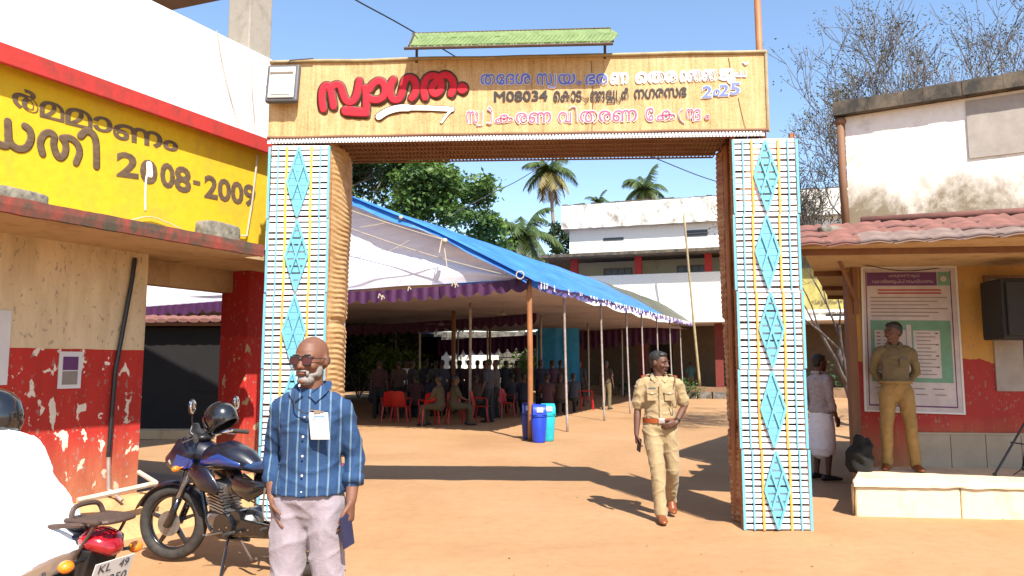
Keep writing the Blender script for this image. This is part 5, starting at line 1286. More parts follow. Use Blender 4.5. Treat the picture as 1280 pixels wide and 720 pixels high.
    P('cable', MB().tube(smooth_pts([V((.36, .2, 1.0)), V((.50, .12, .98)), V((.46, .06, .80)), V((.30, .05, .66))]), .005, 5), 'cable')
    P('cable', MB().tube(smooth_pts([V((.36, -.2, 1.0)), V((.52, -.06, 1.0)), V((.50, .10, .70)), V((.60, .09, .45))]), .005, 5), 'cable')
    for s in (-1, 1):
        P('cable', MB().tube(smooth_pts([V((.18, s*.10, .62)), V((.02, s*.13, .52)), V((-.16, s*.12, .56)), V((-.30, s*.10, .50))]), .006, 5), 'cable')
        mb = MB()
        for k in range(6): mb.cyl((.10-.07*k, s*.165, .30+.02*(k % 3)), (.10-.07*k, s*.172, .30+.02*(k % 3)), .006, n=6)
        P('bolts', mb, 'chrome')['kind'] = 'stuff'
    # tail
    mb = MB(); mb.loft([V((-.86, 0, .82)), V((-.93, 0, .80)), V((-.96, 0, .78))], [(.10, .05), (.095, .055), (.06, .04)], n=14, side=(0, 1, 0)); P('tail_light', mb, 'redlens', smooth=True)
    mb = MB(); mb.hexa([V((-.86, -.07, .60)), V((-.80, -.07, .60)), V((-.80, .07, .60)), V((-.86, .07, .60)), V((-.93, -.09, .78)), V((-.85, -.09, .78)), V((-.85, .09, .78)), V((-.93, .09, .78))]); P('tail_bracket', mb, 'black_pl', bevel=.006)
    for s in (-1, 1):
        mb = MB(); mb.tube([V((-.88, s*.08, .74)), V((-.90, s*.17, .735))], .009, 6); P('signal_stalk', mb, 'black_pl')
        mb = MB(); mb.ell((-.905, s*.195, .735), (.032, .036, .028)); P('turn_signal', mb, 'amber', smooth=True)
    rot = Matrix.Rotation(R(-20), 3, 'Y'); c = V((-.962, 0, .668))
    mb = MB(); mb.box(c, (.004, .22, .13), rot); pl = P('number_plate', mb, 'paper')
    nrm = rot @ V((-1, 0, 0)); up = rot @ V((0, 0, 1)); lf = V((0, -1, 0))   # seen from behind, text runs along -y
    if carrier:
        for s, (a0, a1), (b0, b1) in (('KL', (-.085, -.015), (.015, .055)), ('49', (.03, .085), (.015, .055)), ('M6350', (-.095, .095), (-.055, -.010))):
            TLp = c+lf*a0+up*b1; TRp = c+lf*a1+up*b1; BLp = c+lf*a0+up*b0
            INV[pl.name] = Matrix.Identity(4); text_on(s, pl, M['ink'], TLp, TRp, BLp, nrm, .0035, .02)
        for k in range(7):
            y = -.081+k*.027; P('carrier_bar', MB().tube(smooth_pts([V((-.80, y, .91)), V((-.88, y, .915)), V((-.99, y*.9, .91))]), .008, 6), 'iron')
        P('carrier_frame', MB().tube(smooth_pts([V((-.78, -.10, .91)), V((-.9, -.10, .91)), V((-1.0, -.075, .91)), V((-1.0, .075, .91)), V((-.9, .10, .91)), V((-.78, .10, .91))]), .012, 8), 'iron')
        P('carrier_frame', MB().tube(smooth_pts([V((-.80, -.09, .91)), V((-.79, -.06, .965)), V((-.79, .06, .965)), V((-.80, .09, .91))]), .012, 8), 'iron')
        for s in (-1, 1): P('carrier_stay', MB().tube([V((-.95, s*.09, .905)), V((-.84, s*.10, .74))], .008, 6), 'iron')
    return t
motorcycle('black and blue motorcycle parked on its stand before the red wall', (-2.15, 5.98, 0), math.atan2(.52, -1.2))
def helmet(label, c, rz, sc=1.0, tilt=0):
    t = thing('helmet', label, 'helmet', c, rz)
    rot = Matrix.Rotation(tilt, 3, 'Y')
    def shell(rr):
        def f(u, v):
            a = 2*math.pi*u; b = math.pi*(.02+.66*v); p = V((math.sin(b)*math.cos(a)*.138, math.sin(b)*math.sin(a)*.122, math.cos(b)*.135))*rr*sc
            return rot @ p
        return f
    mb = MB(); mb.grid(shell(1), 32, 18); part('shell', mb, M['bike_black'], t, world=False, smooth=True, fix=False)
    mb = MB(); mb.grid(shell(.90), 24, 12); part('lining', mb, M['drk'], t, world=False, smooth=True, fix=False)
    def visor(u, v):
        a = R(-62+124*u); b = R(62+42*v); return rot @ (V((math.sin(b)*math.cos(a)*.146, math.sin(b)*math.sin(a)*.132, math.cos(b)*.14))*sc)
    part('visor', MB().grid(visor, 18, 8), M['lens'], t, world=False, smooth=True, fix=False)
    mb = MB(); pts = []
    for k in range(25):
        a = 2*math.pi*k/24; b = math.pi*.68; pts.append(rot @ (V((math.sin(b)*math.cos(a)*.140, math.sin(b)*math.sin(a)*.124, math.cos(b)*.135))*sc))
    mb.tube(pts, .010, 6); part('rim_trim', mb, M['black_pl'], t, world=False)
    return t
helmet('black open visor helmet hanging from the mirror of the parked motorcycle', (-2.40, 6.17, 1.14), math.atan2(.35, -1.2), 1.0, R(35))

# ------------------------------------------------------------------ people
def remeshed(mb, vox, smooth=4, wr=0, wk=9, seed=0, stretch=(1, 1, 1)):
    me = mb.mesh('tmp'); fixnormals(me); o = bpy.data.objects.new('tmp', me); COL.objects.link(o)
    m = o.modifiers.new('r', 'REMESH'); m.mode = 'VOXEL'; m.voxel_size = vox; m.adaptivity = 0
    if smooth:
        s = o.modifiers.new('s', 'SMOOTH'); s.iterations = smooth; s.factor = .6
    dg = bpy.context.evaluated_depsgraph_get(); r = bpy.data.meshes.new_from_object(o.evaluated_get(dg))
    bpy.data.objects.remove(o); bpy.data.meshes.remove(me)
    if wr:
        ns = [v.normal.copy() for v in r.vertices]
        for v, n in zip(r.vertices, ns):
            p = V((v.co.x*stretch[0], v.co.y*stretch[1], v.co.z*stretch[2]))
            q = p+V((noise.noise(p*5), noise.noise(p*5+V((9, 0, 0))), noise.noise(p*5+V((0, 7, 0)))))*.07
            k = noise.noise(q*wk+V((seed, 0, 0))); k2 = (1-abs(noise.noise(q*wk*1.3+V((0, seed, 5))))*2)**3
            v.co += n*wr*(k*.5+k2*.8-.35)
    r.shade_smooth(); return r
def mpart(name, me, mt, parent):
    me.name = name; me.materials.clear(); me.materials.append(mt); o = bpy.data.objects.new(name, me); COL.objects.link(o); o.parent = parent; return o
def lerp_path(a, b, n): return [a.lerp(b, i/n) for i in range(n+1)]
def hand(mb, w, d, nrm, thumb, curl=.35, s=1.0):
    """w wrist, d direction of the fingers, nrm palm normal (towards which fingers curl), thumb direction (sideways)"""
    d, nrm = d.normalized(), nrm.normalized(); th = thumb.normalized(); th = (th-d*th.dot(d)).normalized()
    mb.loft([w, w+d*.03*s, w+d*.085*s], [(.026*s, .018*s), (.038*s, .017*s), (.040*s, .014*s)], n=12, side=th)
    for i, (o, L) in enumerate(((.029, .075), (.010, .084), (-.010, .078), (-.028, .060))):
        p = w+d*.083*s+th*o*s; pts = [p]; dd = d.copy(); c = curl*(1+.15*i)
        for k, f in enumerate((.46, .31, .23)):
            dd = (dd*math.cos(c)+nrm*math.sin(c)).normalized(); ref = dd.cross(th); p = p+dd*L*f*s; pts.append(p.copy())
            nrm2 = (nrm*math.cos(c)-d*math.sin(c)); 
            d_, n_ = dd, (nrm-dd*nrm.dot(dd)); nrm_l = n_.normalized() if n_.length > .1 else nrm
            nrm = nrm_l if k < 2 else nrm
        mb.loft(pts, [.0095*s, .009*s, .0082*s, .0068*s], n=8)
        nrm = (V(nrm)-d*nrm.dot(d)); nrm = nrm.normalized() if nrm.length > .1 else -d.cross(th)
    q = w+d*.02*s+th*.026*s; e = (d*.75+th*.65+nrm*.3).normalized(); e2 = (d*.95+th*.15+nrm*.4).normalized()
    mb.loft([q, q+e*.040*s, q+e*.040*s+e2*.034*s, q+e*.040*s+e2*.056*s], [.014*s, .0115*s, .0095*s, .0075*s], n=8)
def head_parts(mb, H, Rm, k=1.0):
    def T(x, y, z): return H + Rm @ V((x*k, y*k, z*k))
    def E(c, r): mb.ell(T(*c), tuple(q*k for q in r), Rm, 16, 10)
    E((0, .014, .034), (.074, .094, .084)); E((0, -.02, .03), (.066, .066, .062))
    mb.loft([T(0, -.012, .04), T(0, -.016, 0), T(0, -.020, -.035), T(0, -.026, -.070), T(0, -.038, -.097), T(0, -.046, -.110)], [(.067*k, .074*k), (.066*k, .072*k), (.061*k, .068*k), (.051*k, .058*k), (.034*k, .042*k), (.020*k, .026*k)], n=18, side=Rm @ V((1, 0, 0)))
    mb.loft([T(0, -.084, .012), T(0, -.098, -.012), T(0, -.109, -.030)], [(.008*k, .010*k), (.011*k, .012*k), (.015*k, .012*k)], n=10, side=Rm @ V((1, 0, 0)))
    for s in (-1, 1):
        E((s*.013, -.096, -.034), (.009, .012, .008)); E((s*.031, -.078, .020), (.027, .014, .009)); E((s*.040, -.062, -.026), (.022, .024, .022))
        E((s*.076, .012, -.002), (.010, .018, .032)); E((s*.072, .016, -.024), (.010, .012, .014)); E((s*.03, -.076, .003), (.018, .012, .009))
    E((0, -.090, -.058), (.025, .011, .006)); E((0, -.089, -.068), (.022, .011, .007)); E((0, -.078, -.100), (.018, .018, .014))
    return T
def person(label, loc, rz, J=None, yaw=0, pitch=0, skin='skin', shirt=None, lower=None, sleeve='long', look='short', vox=.009, hem=-.06, fat=1.0, shoes='black_pl', hands=None, group=None, lowkind='trousers', face=True, cvox=None, tuck=False, shirt_mat2=None, hk=1.0, facem=None):
    t = thing('person', label, 'person', loc, rz, group); cvox = cvox or vox
    j = dict(pelvis=V((0, 0, .93)), neck=V((0, .01, 1.455)), head=V((0, -.012, 1.60)),
             sL=V((.170, .0, 1.395)), eL=V((.225, .03, 1.12)), wL=V((.245, -.04, .87)), sR=V((-.170, .0, 1.395)), eR=V((-.225, .03, 1.12)), wR=V((-.245, -.04, .87)),
             hL=V((.088, 0, .90)), kL=V((.105, -.02, .50)), aL=V((.115, .02, .085)), tL=V((.14, -.13, .03)), hR=V((-.088, 0, .90)), kR=V((-.105, -.02, .50)), aR=V((-.115, .02, .085)), tR=V((-.14, -.13, .03)))
    for k, v in (J or {}).items(): j[k] = V(v)
    pel, nk = j['pelvis'], j['neck']; ax = (nk-pel); side = (j['hL']-j['hR']).normalized()*.5+(j['sL']-j['sR']).normalized()*.5
    def tor(prof, g=0.0):
        pts = [pel+ax*f for f, *_ in prof]; 
        for i, (f, rx, ry, *o) in enumerate(prof):
            if o: pts[i] = pts[i]+side.cross(ax).normalized()*(-o[0])
        return pts, [((rx+g)*fat, (ry+g)*fat) for f, rx, ry, *o in prof]
    body = MB()
    pts, rad = tor([(-.13, .10, .08), (-.02, .155, .105), (.12, .145, .105), (.30, .132, .098), (.50, .138, .10), (.70, .150, .105), (.84, .145, .088), (.93, .098, .07), (1.02, .06, .055)])
    if shirt: rad = [(a_*.86, b_*.86) for a_, b_ in rad]
    body.loft(pts, rad, n=20, side=side)
    Rm = Matrix.Rotation(yaw, 3, 'Z') @ Matrix.Rotation(pitch, 3, 'X')
    body.loft([nk-V((0, 0, .03)), nk.lerp(j['head'], .35), j['head']+Rm @ V((0, .02, -.05))], [.062, .054, .052], n=14)
    T = head_parts(body, j['head'], Rm, hk)
    for s in 'LR':
        S, E_, W_ = j['s'+s], j['e'+s], j['w'+s]
        body.loft([S-side*(.03 if s == 'L' else -.03), S.lerp(E_, .15), S.lerp(E_, .55), E_, E_.lerp(W_, .3), W_], [.040 if shirt else .056, .042 if shirt else .052, .042, .037, .039, .026], n=12)
        hd = (W_-E_).normalized(); sg = 1 if s == 'L' else -1
        hp = (hands or {}).get(s, {})
        if vox < .015: hand(body, W_, V(hp.get('d', hd)), V(hp.get('n', (-sg, 0, 0))), V(hp.get('t', (0, -1, 0))), hp.get('c', .32))
        else: body.loft([W_, W_+hd*.09, W_+hd*.15], [(.03, .02), (.036, .018), (.02, .012)], n=8)
        H_, K_, A_, T_ = j['h'+s], j['k'+s], j['a'+s], j['t'+s]
        body.loft([H_+V((0, 0, .02)), H_.lerp(K_, .35), H_.lerp(K_, .8), K_, K_.lerp(A_, .3), K_.lerp(A_, .8), A_], [.088, .080, .058, .054, .054, .036, .034], n=14)
        fd = (T_-A_); fd.z = 0; fd = fd.normalized() if fd.length > .01 else V((0, -1, 0))
        body.loft([A_-fd*.05-V((0, 0, .045)), A_+fd*.03-V((0, 0, .04)), T_], [(.034, .035), (.042, .036), (.040, .022)], n=12, side=V((0, 0, 1)).cross(fd))
    mpart('body', remeshed(body, vox, 3), M[skin], t)
    # lower garment
    if lower:
        mb = MB()
        if lowkind == 'trousers':
            pts, rad = tor([(-.13, .115, .095), (-.02, .170, .120), (.10, .166, .122), (.19, .155, .115)], .004); mb.loft(pts, rad, n=20, side=side)
            for s in 'LR':
                H_, K_, A_ = j['h'+s], j['k'+s], j['a'+s]; sd = side
                mb.loft([H_+V((0, 0, .01)), H_.lerp(K_, .35), H_.lerp(K_, .8), K_, K_.lerp(A_, .35), K_.lerp(A_, .85), A_+(A_-K_).normalized()*.02], [(.100, .106), (.092, .098), (.076, .082), (.072, .078), (.068, .072), (.062, .066), (.066, .072)], n=16, side=side)
        elif lowkind == 'mundhu':   # white cloth folded up to the knee
            c = (j['hL']+j['hR'])/2; pts = [c+V((0, 0, .10)), c, c-V((0, 0, .2)), c-V((0, 0, .42)), c-V((0, 0, .47))]
            mb.loft(pts, [(.15, .115), (.18, .135), (.20, .15), (.195, .16), (.19, .16)], n=20, side=side)
        elif lowkind == 'long':
            c = (j['hL']+j['hR'])/2; pts = [c+V((0, 0, .10)), c, c-V((0, 0, .2)), c-V((0, 0, .6)), c-V((0, 0, .80))]
            mb.loft(pts, [(.15, .115), (.18, .135), (.19, .15), (.20, .17), (.21, .18)], n=20, side=side)
        mpart(lowkind if lowkind == 'trousers' else 'dhoti', remeshed(mb, cvox, 2, .010 if vox < .015 else 0, 6, 3, (1, 1, 1.2)), M[lower], t)
    # shirt
    if shirt:
        mb = MB(); prof = [(hem, .190, .142), (hem+.08, .182, .136), (.22, .160, .122), (.36, .152, .118), (.55, .160, .122), (.72, .170, .124), (.84, .160, .106), (.93, .112, .086), (1.0, .076, .070)] if not tuck else [(.13, .152, .118), (.20, .160, .126), (.36, .156, .124), (.55, .162, .124), (.72, .172, .126), (.84, .160, .106), (.93, .112, .086), (1.0, .074, .070)]
        pts, rad = tor(prof); mb.loft(pts, rad, n=24, side=side, cap=False)
        for s in 'LR':
            S, E_, W_ = j['s'+s], j['e'+s], j['w'+s]; sg = 1 if s == 'L' else -1; off = -side.normalized()*.05*sg
            if sleeve == 'long': mb.loft([S+off, S.lerp(E_, .12), S.lerp(E_, .6), E_, E_.lerp(W_, .4), E_.lerp(W_, .86)], [.062, .066, .060, .054, .050, .042], n=16)
            elif sleeve == 'rolled': mb.loft([S+off, S.lerp(E_, .12), S.lerp(E_, .6), E_, E_.lerp(W_, .42), E_.lerp(W_, .55)], [.056, .060, .054, .050, .047, .049], n=16)
            else: mb.loft([S+off, S.lerp(E_, .12), S.lerp(E_, .55), S.lerp(E_, .80)], [.062, .067, .066, .069], n=16)
        mpart('shirt', remeshed(mb, cvox, 2, .011 if vox < .015 else 0, 6.5, 1, (1, 1, 1.5)), M[shirt], t)
        if vox < .015:     # collar, placket
            for sg in (-1, 1):
                b = nk+V((0, -.0, .0)); c = MB()
                pts2 = [b+V((sg*.068, .03, .030)), b+V((sg*.064, -.03, .020)), b+V((sg*.040, -.070, -.004)), b+V((sg*.012, -.090, -.034)), b+V((sg*.050, -.098, -.066)), b+V((sg*.090, -.060, -.022)), b+V((sg*.092, .02, .004))]
                mid = len(pts2); c.add(pts2+[p+V((sg*.004, -.006, .004)) for p in pts2], [tuple(range(mid)), tuple(range(mid, 2*mid))[::-1]]+[(i, (i+1) % mid, mid+(i+1) % mid, mid+i) for i in range(mid)])
                part('collar', c, M[shirt], t, world=False, smooth=False)
            c = MB(); c.loft([b+V((sg_, .06, .015)) for sg_ in (-.07, 0, .07)], [(.012, .022)]*3, n=8, side=(0, 1, 0)); part('collar', c, M[shirt], t, world=False, smooth=True)
    if shoes:
        for s in 'LR':
            A_, T_ = j['a'+s], j['t'+s]; fd = (T_-A_); fz = fd.z; fd.z = 0; fd = fd.normalized(); mb = MB()
            mb.loft([A_-fd*.065-V((0, 0, .04)), A_-fd*.01-V((0, 0, .035)), A_+fd*.06-V((0, 0, .045)), T_, T_+fd*.045-V((0, 0, .004))], [(.038, .045), (.044, .048), (.046, .038), (.047, .028), (.030, .018)], n=14, side=V((0, 0, 1)).cross(fd))
            mpart('shoe', remeshed(mb, .008 if vox < .015 else .018, 2), M[shoes], t)
    # hair
    def TE(mb, c, r): mb.ell(T(*c), tuple(q*hk for q in r), Rm, 18, 12)
    if look in ('short', 'short_moustache'):
        mb = MB(); TE(mb, (0, .024, .050), (.081, .098, .080)); TE(mb, (0, .052, .005), (.074, .062, .068)); TE(mb, (0, -.035, .085), (.062, .045, .032))
        mpart('hair', remeshed(mb, .007 if vox < .015 else .02, 2, .004, 22), M['hair'], t)
    if look == 'bald_beard':
        mb = MB(); TE(mb, (0, .036, -.002), (.0752, .078, .050)); mpart('hair', remeshed(mb, .006, 1, .002, 30), M['greyhair'], t)
        mb = MB(); TE(mb, (0, -.048, -.092), (.042, .044, .029)); TE(mb, (0, -.036, -.068), (.056, .040, .020)); TE(mb, (.050, -.014, -.045), (.014, .028, .040)); TE(mb, (-.050, -.014, -.045), (.014, .028, .040))
        mpart('beard', remeshed(mb, .005, 3, .0015, 40), M['beard'], t)
        mb = MB(); TE(mb, (0, -.093, -.049), (.030, .011, .006)); TE(mb, (.028, -.082, -.062), (.008, .011, .015)); TE(mb, (-.028, -.082, -.062), (.008, .011, .015)); mpart('moustache', remeshed(mb, .004, 1, .002, 40), M['beard'], t)
        mb = MB(); TE(mb, (0, -.0945, -.0615), (.021, .009, .006)); mpart('lips', remeshed(mb, .003, 1), M['skin_pal'], t)
    if vox < .015 and face:
        for s in (-1, 1):
            if look != 'bald_beard':
                mb = MB(); TE(mb, (s*.030, -.081, .004), (.010, .0075, .0050)); part('eye', mb, M['eye'], t, world=False, smooth=True)
                mb = MB(); TE(mb, (s*.030, -.0865, .004), (.0052, .004, .0050)); part('iris', mb, M['iris'], t, world=False, smooth=True)
            mb = MB(); TE(mb, (s*.031, -.091, .026), (.020, .006, .004)); part('eyebrow', mb, M['hair'], t, world=False, smooth=True)
    if look == 'short_moustache' and vox < .015:
        mb = MB(); TE(mb, (0, -.096, -.049), (.027, .010, .007)); part('moustache', mb, M['hair'], t, world=False, smooth=True)
    return t, j, T, Rm

# --- man in the striped shirt, nearest
def shirt_stripes():
    m, N, L, B = nt('blue_shirt_with_pale_stripes'); B.inputs['Roughness'].default_value = .85
    v = coords(N, L); s = N.new('ShaderNodeSeparateXYZ'); L.new(v, s.inputs[0])
    n = noise_node(N, L, 3, 2, .5, v)
    x = mathn(N, L, 'ADD', s.outputs[0], mathn(N, L, 'MULTIPLY', n.outputs[0], .018))
    y = mathn(N, L, 'MULTIPLY', s.outputs[1], .25); x = mathn(N, L, 'ADD', x, y)
    f = mathn(N, L, 'FRACT', mathn(N, L, 'ADD', mathn(N, L, 'DIVIDE', x, .050), 20.3))
    st = ramp(N, L, f, [(.0, (0, 0, 0)), (.40, (0, 0, 0)), (.42, (1, 1, 1)), (.57, (1, 1, 1)), (.59, (0, 0, 0))]); st.color_ramp.interpolation = 'LINEAR'
    f2 = mathn(N, L, 'FRACT', mathn(N, L, 'ADD', mathn(N, L, 'DIVIDE', x, .050), 20.18)); s2 = ramp(N, L, f2, [(.0, (0, 0, 0)), (.46, (0, 0, 0)), (.48, (1, 1, 1)), (.52, (1, 1, 1)), (.54, (0, 0, 0))])
    w = noise_node(N, L, 160, 2, .5, v); base = ramp(N, L, w.outputs[0], [(.3, (.007, .030, .088)), (.7, (.013, .050, .130))])
    c = mixc(N, L, mathn(N, L, 'MULTIPLY', st.outputs[0], .62), base.outputs[0], (.15, .23, .29)); c = mixc(N, L, mathn(N, L, 'MULTIPLY', s2.outputs[0], .5), c, (.006, .02, .06))
    L.new(c, B.inputs['Base Color']); fo = noise_node(N, L, 12, 4, .6, coords(N, L, (1, 1, .5)), .6); bump(N, L, B, fo.outputs[0], .5, .02); return m
M['stripes'] = shirt_stripes()
def near_man():
    px = PY(389, 500, 3.67)
    J = dict(pelvis=(0, 0, .94), neck=(.0, .01, 1.462), head=(.0, -.015, 1.600), sL=(.145, 0, 1.395), eL=(.208, .05, 1.13), wL=(.218, -.03, .93),
             sR=(-.145, 0, 1.395), eR=(-.215, .08, 1.13), wR=(-.160, -.05, .945), kL=(.115, -.02, .50), kR=(-.085, -.04, .50), aL=(.14, .03, .085), tL=(.17, -.12, .03), aR=(-.10, .0, .085), tR=(-.13, -.15, .03), hL=(.085, 0, .90), hR=(-.085, 0, .90))
    t, j, T, Rm = person('bald grey bearded man in sunglasses and blue striped shirt standing before the gate', (px.x, 3.67, 0), R(-4), J, yaw=R(-11), pitch=R(1), shirt='stripes', lower='mauve', sleeve='rolled', look='bald_beard', vox=.0062, cvox=.009, hem=.035, fat=.96,
        hands={'L': dict(d=(.02, -.12, -1), n=(-1, -.15, 0), t=(-.1, -1, 0), c=.45), 'R': dict(d=(.45, -.2, -.9), n=(1, 0, 0), t=(0, -1, 0), c=.1)}, shoes='brownshoe')
    # sunglasses (worn: they move with him)
    def tt(x, y, z): return T(x, y, z)
    for s in (-1, 1):
        mb = MB()
        def f(u, v, s=s):
            a = 2*math.pi*u; rr = v; x = .031*s+math.copysign(abs(math.cos(a))**.7, math.cos(a))*.027*rr; z = .000+math.copysign(abs(math.sin(a))**.7, math.sin(a))*.021*rr
            return T(x, -.101+.35*(abs(x)-.03)*abs(x)*10*.4, z)
        mb.grid(f, 24, 4); part('sunglass_lens', mb, M['lens'], t, world=False, smooth=True, fix=False)
        mb = MB(); mb.tube([f(k/24, 1.0) for k in range(25)], .0022, 6); part('sunglass_frame', mb, M['bike_black'], t, world=False)
        mb = MB(); mb.tube([T(s*.058, -.094, .010), T(s*.076, -.04, .010), T(s*.080, .015, .008)], .0028, 6); part('sunglass_arm', mb, M['bike_black'], t, world=False)
    mb = MB(); mb.tube([T(-.006, -.106, .008), T(0, -.108, .010), T(.006, -.106, .008)], .003, 6); mb.tube([T(-.055, -.098, .019), T(-.03, -.104, .022), T(0, -.107, .0185), T(.03, -.104, .022), T(.055, -.098, .019)], .0026, 6); part('sunglass_bridge', mb, M['bike_black'], t, world=False)
    # placket and buttons, lanyard, sleeve cuffs
    y0 = -.140
    mb = MB(); 
    for i, z in enumerate((1.33, 1.24, 1.15, 1.06, .985)): mb = MB(); mb.ell((.008, -.127+(.0 if z < 1.3 else .012), z), (.006, .004, .006), n=8, m=6); part('button', mb, M['paper'], t, world=False)
    mb = MB(); mb.tube(smooth_pts([V((-.055, -.085, 1.452)), V((-.035, -.125, 1.385)), V((.02, -.138, 1.352)), V((.07, -.138, 1.362)), V((.085, -.137, 1.36))]), .0035, 6); part('glasses_cord', mb, M['cable'], t, world=False)
    W_, E_ = j['wL'], j['eL']; c = E_.lerp(W_, .52); d = (W_-E_).normalized()
    mb = MB(); mb.loft([c-d*.022, c+d*.022], [.054, .055], n=18, cap=False); part('cuff', mb, M['stripes'], t, world=False, smooth=True)
    # phone held in the left hand
    inv = t.matrix_basis if False else (Matrix.Translation(V((px.x, 3.67, 0))) @ Matrix.Rotation(R(-4), 4, 'Z'))
    pc = inv @ V((.215, -.075, .80)); ph = thing('phone', 'dark blue phone held low in the hand of the man in the striped shirt', 'phone', pc, R(-30))
    mb = MB(); mb.box((0, 0, 0), (.010, .074, .150), Matrix.Rotation(R(12), 3, 'X')); part('case', mb, M['phone'], ph, world=False, bevel=.004)
    mb = MB(); mb.box((-.0062, 0, 0), (.002, .066, .138), Matrix.Rotation(R(12), 3, 'X')); part('screen', mb, M['glassdark'], ph, world=False)
    # paper tag clipped to the pocket
    tc = inv @ V((.090, -.134, 1.292)); tg = thing('paper_tag', 'white printed paper tag clipped to the chest of the striped shirt', 'tag', tc, R(3))
    mb = MB(); mb.grid(lambda u, v: V(((u-.5)*.088+.012*v-.006, -.004-.006*math.sin(v*3)-.004*math.sin(u*3), -.062+.125*(1-v) - .0)), 8, 10); part('sheet', mb, M['paper'], tg, world=False, smooth=True, fix=False)
    for k, (w, z, m_) in enumerate(((.05, .045, 'print_blue'), (.062, .034, 'print_blue'), (.055, .018, 'print_pale'), (.06, .006, 'print_pale'))):
        mb = MB(); mb.box((0, -.0125, z), (w, .001, .004 if k else .006)); part('print', mb, M[m_], tg, world=False)
    mb = MB(); mb.box((-.01, -.010, .066), (.030, .010, .012)); mb.tube([V((-.05, -.004, .075)), V((-.01, -.012, .072)), V((.02, -.01, .066))], .003, 5); part('clip', mb, M['chrome'], tg, world=False)
near_man()
# --- police officer walking through the gate
def badge_set(t, T_=None): pass
def officer():
    b = PZ(828, 652, 0); s = 1.0
    J = dict(pelvis=(0, 0, .925), neck=(0, .0, 1.455), head=(.005, -.02, 1.595), sL=(.182, 0, 1.40), eL=(.262, .05, 1.15), wL=(.150, -.125, .985), sR=(-.182, 0, 1.40), eR=(-.225, .04, 1.11), wR=(-.245, -.03, .86),
             hL=(.088, 0, .90), kL=(.125, .02, .49), aL=(.12, .27, .16), tL=(.13, .15, .05), hR=(-.088, -.01, .90), kR=(-.045, -.09, .50), aR=(-.02, -.12, .09), tR=(-.01, -.28, .03))
    t, j, T, Rm = person('police officer in pale khaki uniform walking through the gate with a phone', (b.x+.02, b.y+.12, 0), R(-6), J, yaw=R(52), pitch=R(3), shirt='khaki', lower='khaki', sleeve='short', look='short_moustache', vox=.0068, cvox=.009, tuck=True, fat=1.02, skin='skin2',
        hands={'L': dict(d=(-.85, -.35, -.30), n=(-.2, .9, 0), t=(0, -.2, 1), c=.35), 'R': dict(d=(.0, -.15, -1), n=(1, 0, 0), t=(.1, -1, 0), c=.5)}, shoes='brownshoe')
    P = lambda n, mb, m, **k: part(n, mb, M[m], t, world=False, **k)
    pel, nk = j['pelvis'], j['neck']
    def ring(z, rx, ry, w, n=36, th=.004):
        mb = MB(); pts = [V((math.cos(6.2832*k/n)*rx, math.sin(6.2832*k/n)*ry, z)) for k in range(n+1)]; vs = []; fs = []
        for k in range(n):
            a = 6.2832*k/n; d = V((math.cos(a), math.sin(a), 0))
            p = V((d.x*rx, d.y*ry, z)); vs += [p+V((0, 0, -w)), p+V((0, 0, w)), p+d*th+V((0, 0, w)), p+d*th+V((0, 0, -w))]
        for k in range(n):
            a, b_ = 4*k, 4*((k+1) % n); fs += [(a, b_, b_+1, a+1), (a+1, b_+1, b_+2, a+2), (a+2, b_+2, b_+3, a+3), (a+3, b_+3, b_, a)]
        return mb.add(vs, fs)
    P('belt', ring(1.005, .172, .132, .024, th=.006), 'belt')
    mb = MB(); mb.box((.005, -.142, 1.005), (.066, .012, .052)); P('buckle', mb, 'brass', bevel=.004)
    mb = MB(); mb.box((.005, -.150, 1.005), (.038, .006, .030)); P('buckle', mb, 'steel', bevel=.003)
    for sg in (-1, 1):
        mb = MB(); mb.box((sg*.135, -.005, 1.462), (.105, .045, .008), Matrix.Rotation(R(sg*16), 3, 'Y')); P('epaulette', mb, 'khaki4', bevel=.003)
        mb = MB(); mb.box((sg*.168, -.005, 1.460), (.036, .047, .010), Matrix.Rotation(R(sg*16), 3, 'Y')); P('shoulder_badge', mb, 'red_trim')
        mb = MB(); mb.box((sg*.120, -.005, 1.474), (.035, .047, .006), Matrix.Rotation(R(sg*16), 3, 'Y')); P('shoulder_badge', mb, 'brass')
        mb = MB(); mb.box((sg*.088, -.137, 1.262), (.095, .008, .105)); P('pocket', mb, 'khaki', bevel=.003)
        mb = MB(); mb.prism([V((sg*.088-.050, -.140, 1.318)), V((sg*.088+.050, -.140, 1.318)), V((sg*.088+.050, -.140, 1.288)), V((sg*.088, -.142, 1.274)), V((sg*.088-.050, -.140, 1.288))], (0, -.008, 0)); P('pocket_flap', mb, 'khaki')
        mb = MB(); mb.ell((sg*.088, -.151, 1.286), (.006, .003, .006), n=8, m=6); P('button', mb, 'brass')
    mb = MB(); mb.box((-.088, -.147, 1.335), (.075, .006, .018)); P('name_badge', mb, 'ink')
    for z in (1.36, 1.28, 1.20, 1.12, 1.05): mb = MB(); mb.ell((.002, -.139, z), (.006, .004, .006), n=8, m=6); P('button', mb, 'brass')
    mb = MB(); mb.box((.0, -.136, 1.2), (.028, .006, .36)); P('placket', mb, 'khaki')
    mb = MB(); mb.tube(smooth_pts([V((.165, -.03, 1.46)), V((.155, -.095, 1.40)), V((.150, -.140, 1.28)), V((.160, -.145, 1.17)), V((.135, -.147, 1.14)), V((.11, -.147, 1.20))]), .0055, 6); P('lanyard', mb, 'wood')
    W_ = j['wL']; E_ = j['eL']; mb = MB(); c = E_.lerp(W_, .88); d = (W_-E_).normalized(); mb.loft([c-d*.011, c+d*.011], [.032, .031], n=14, cap=False); P('wristwatch', mb, 'black_pl')
    M4 = Matrix.Translation(V((b.x+.02, b.y+.12, 0))) @ Matrix.Rotation(R(-6), 4, 'Z'); pc = M4 @ V((-.222, -.070, .755))
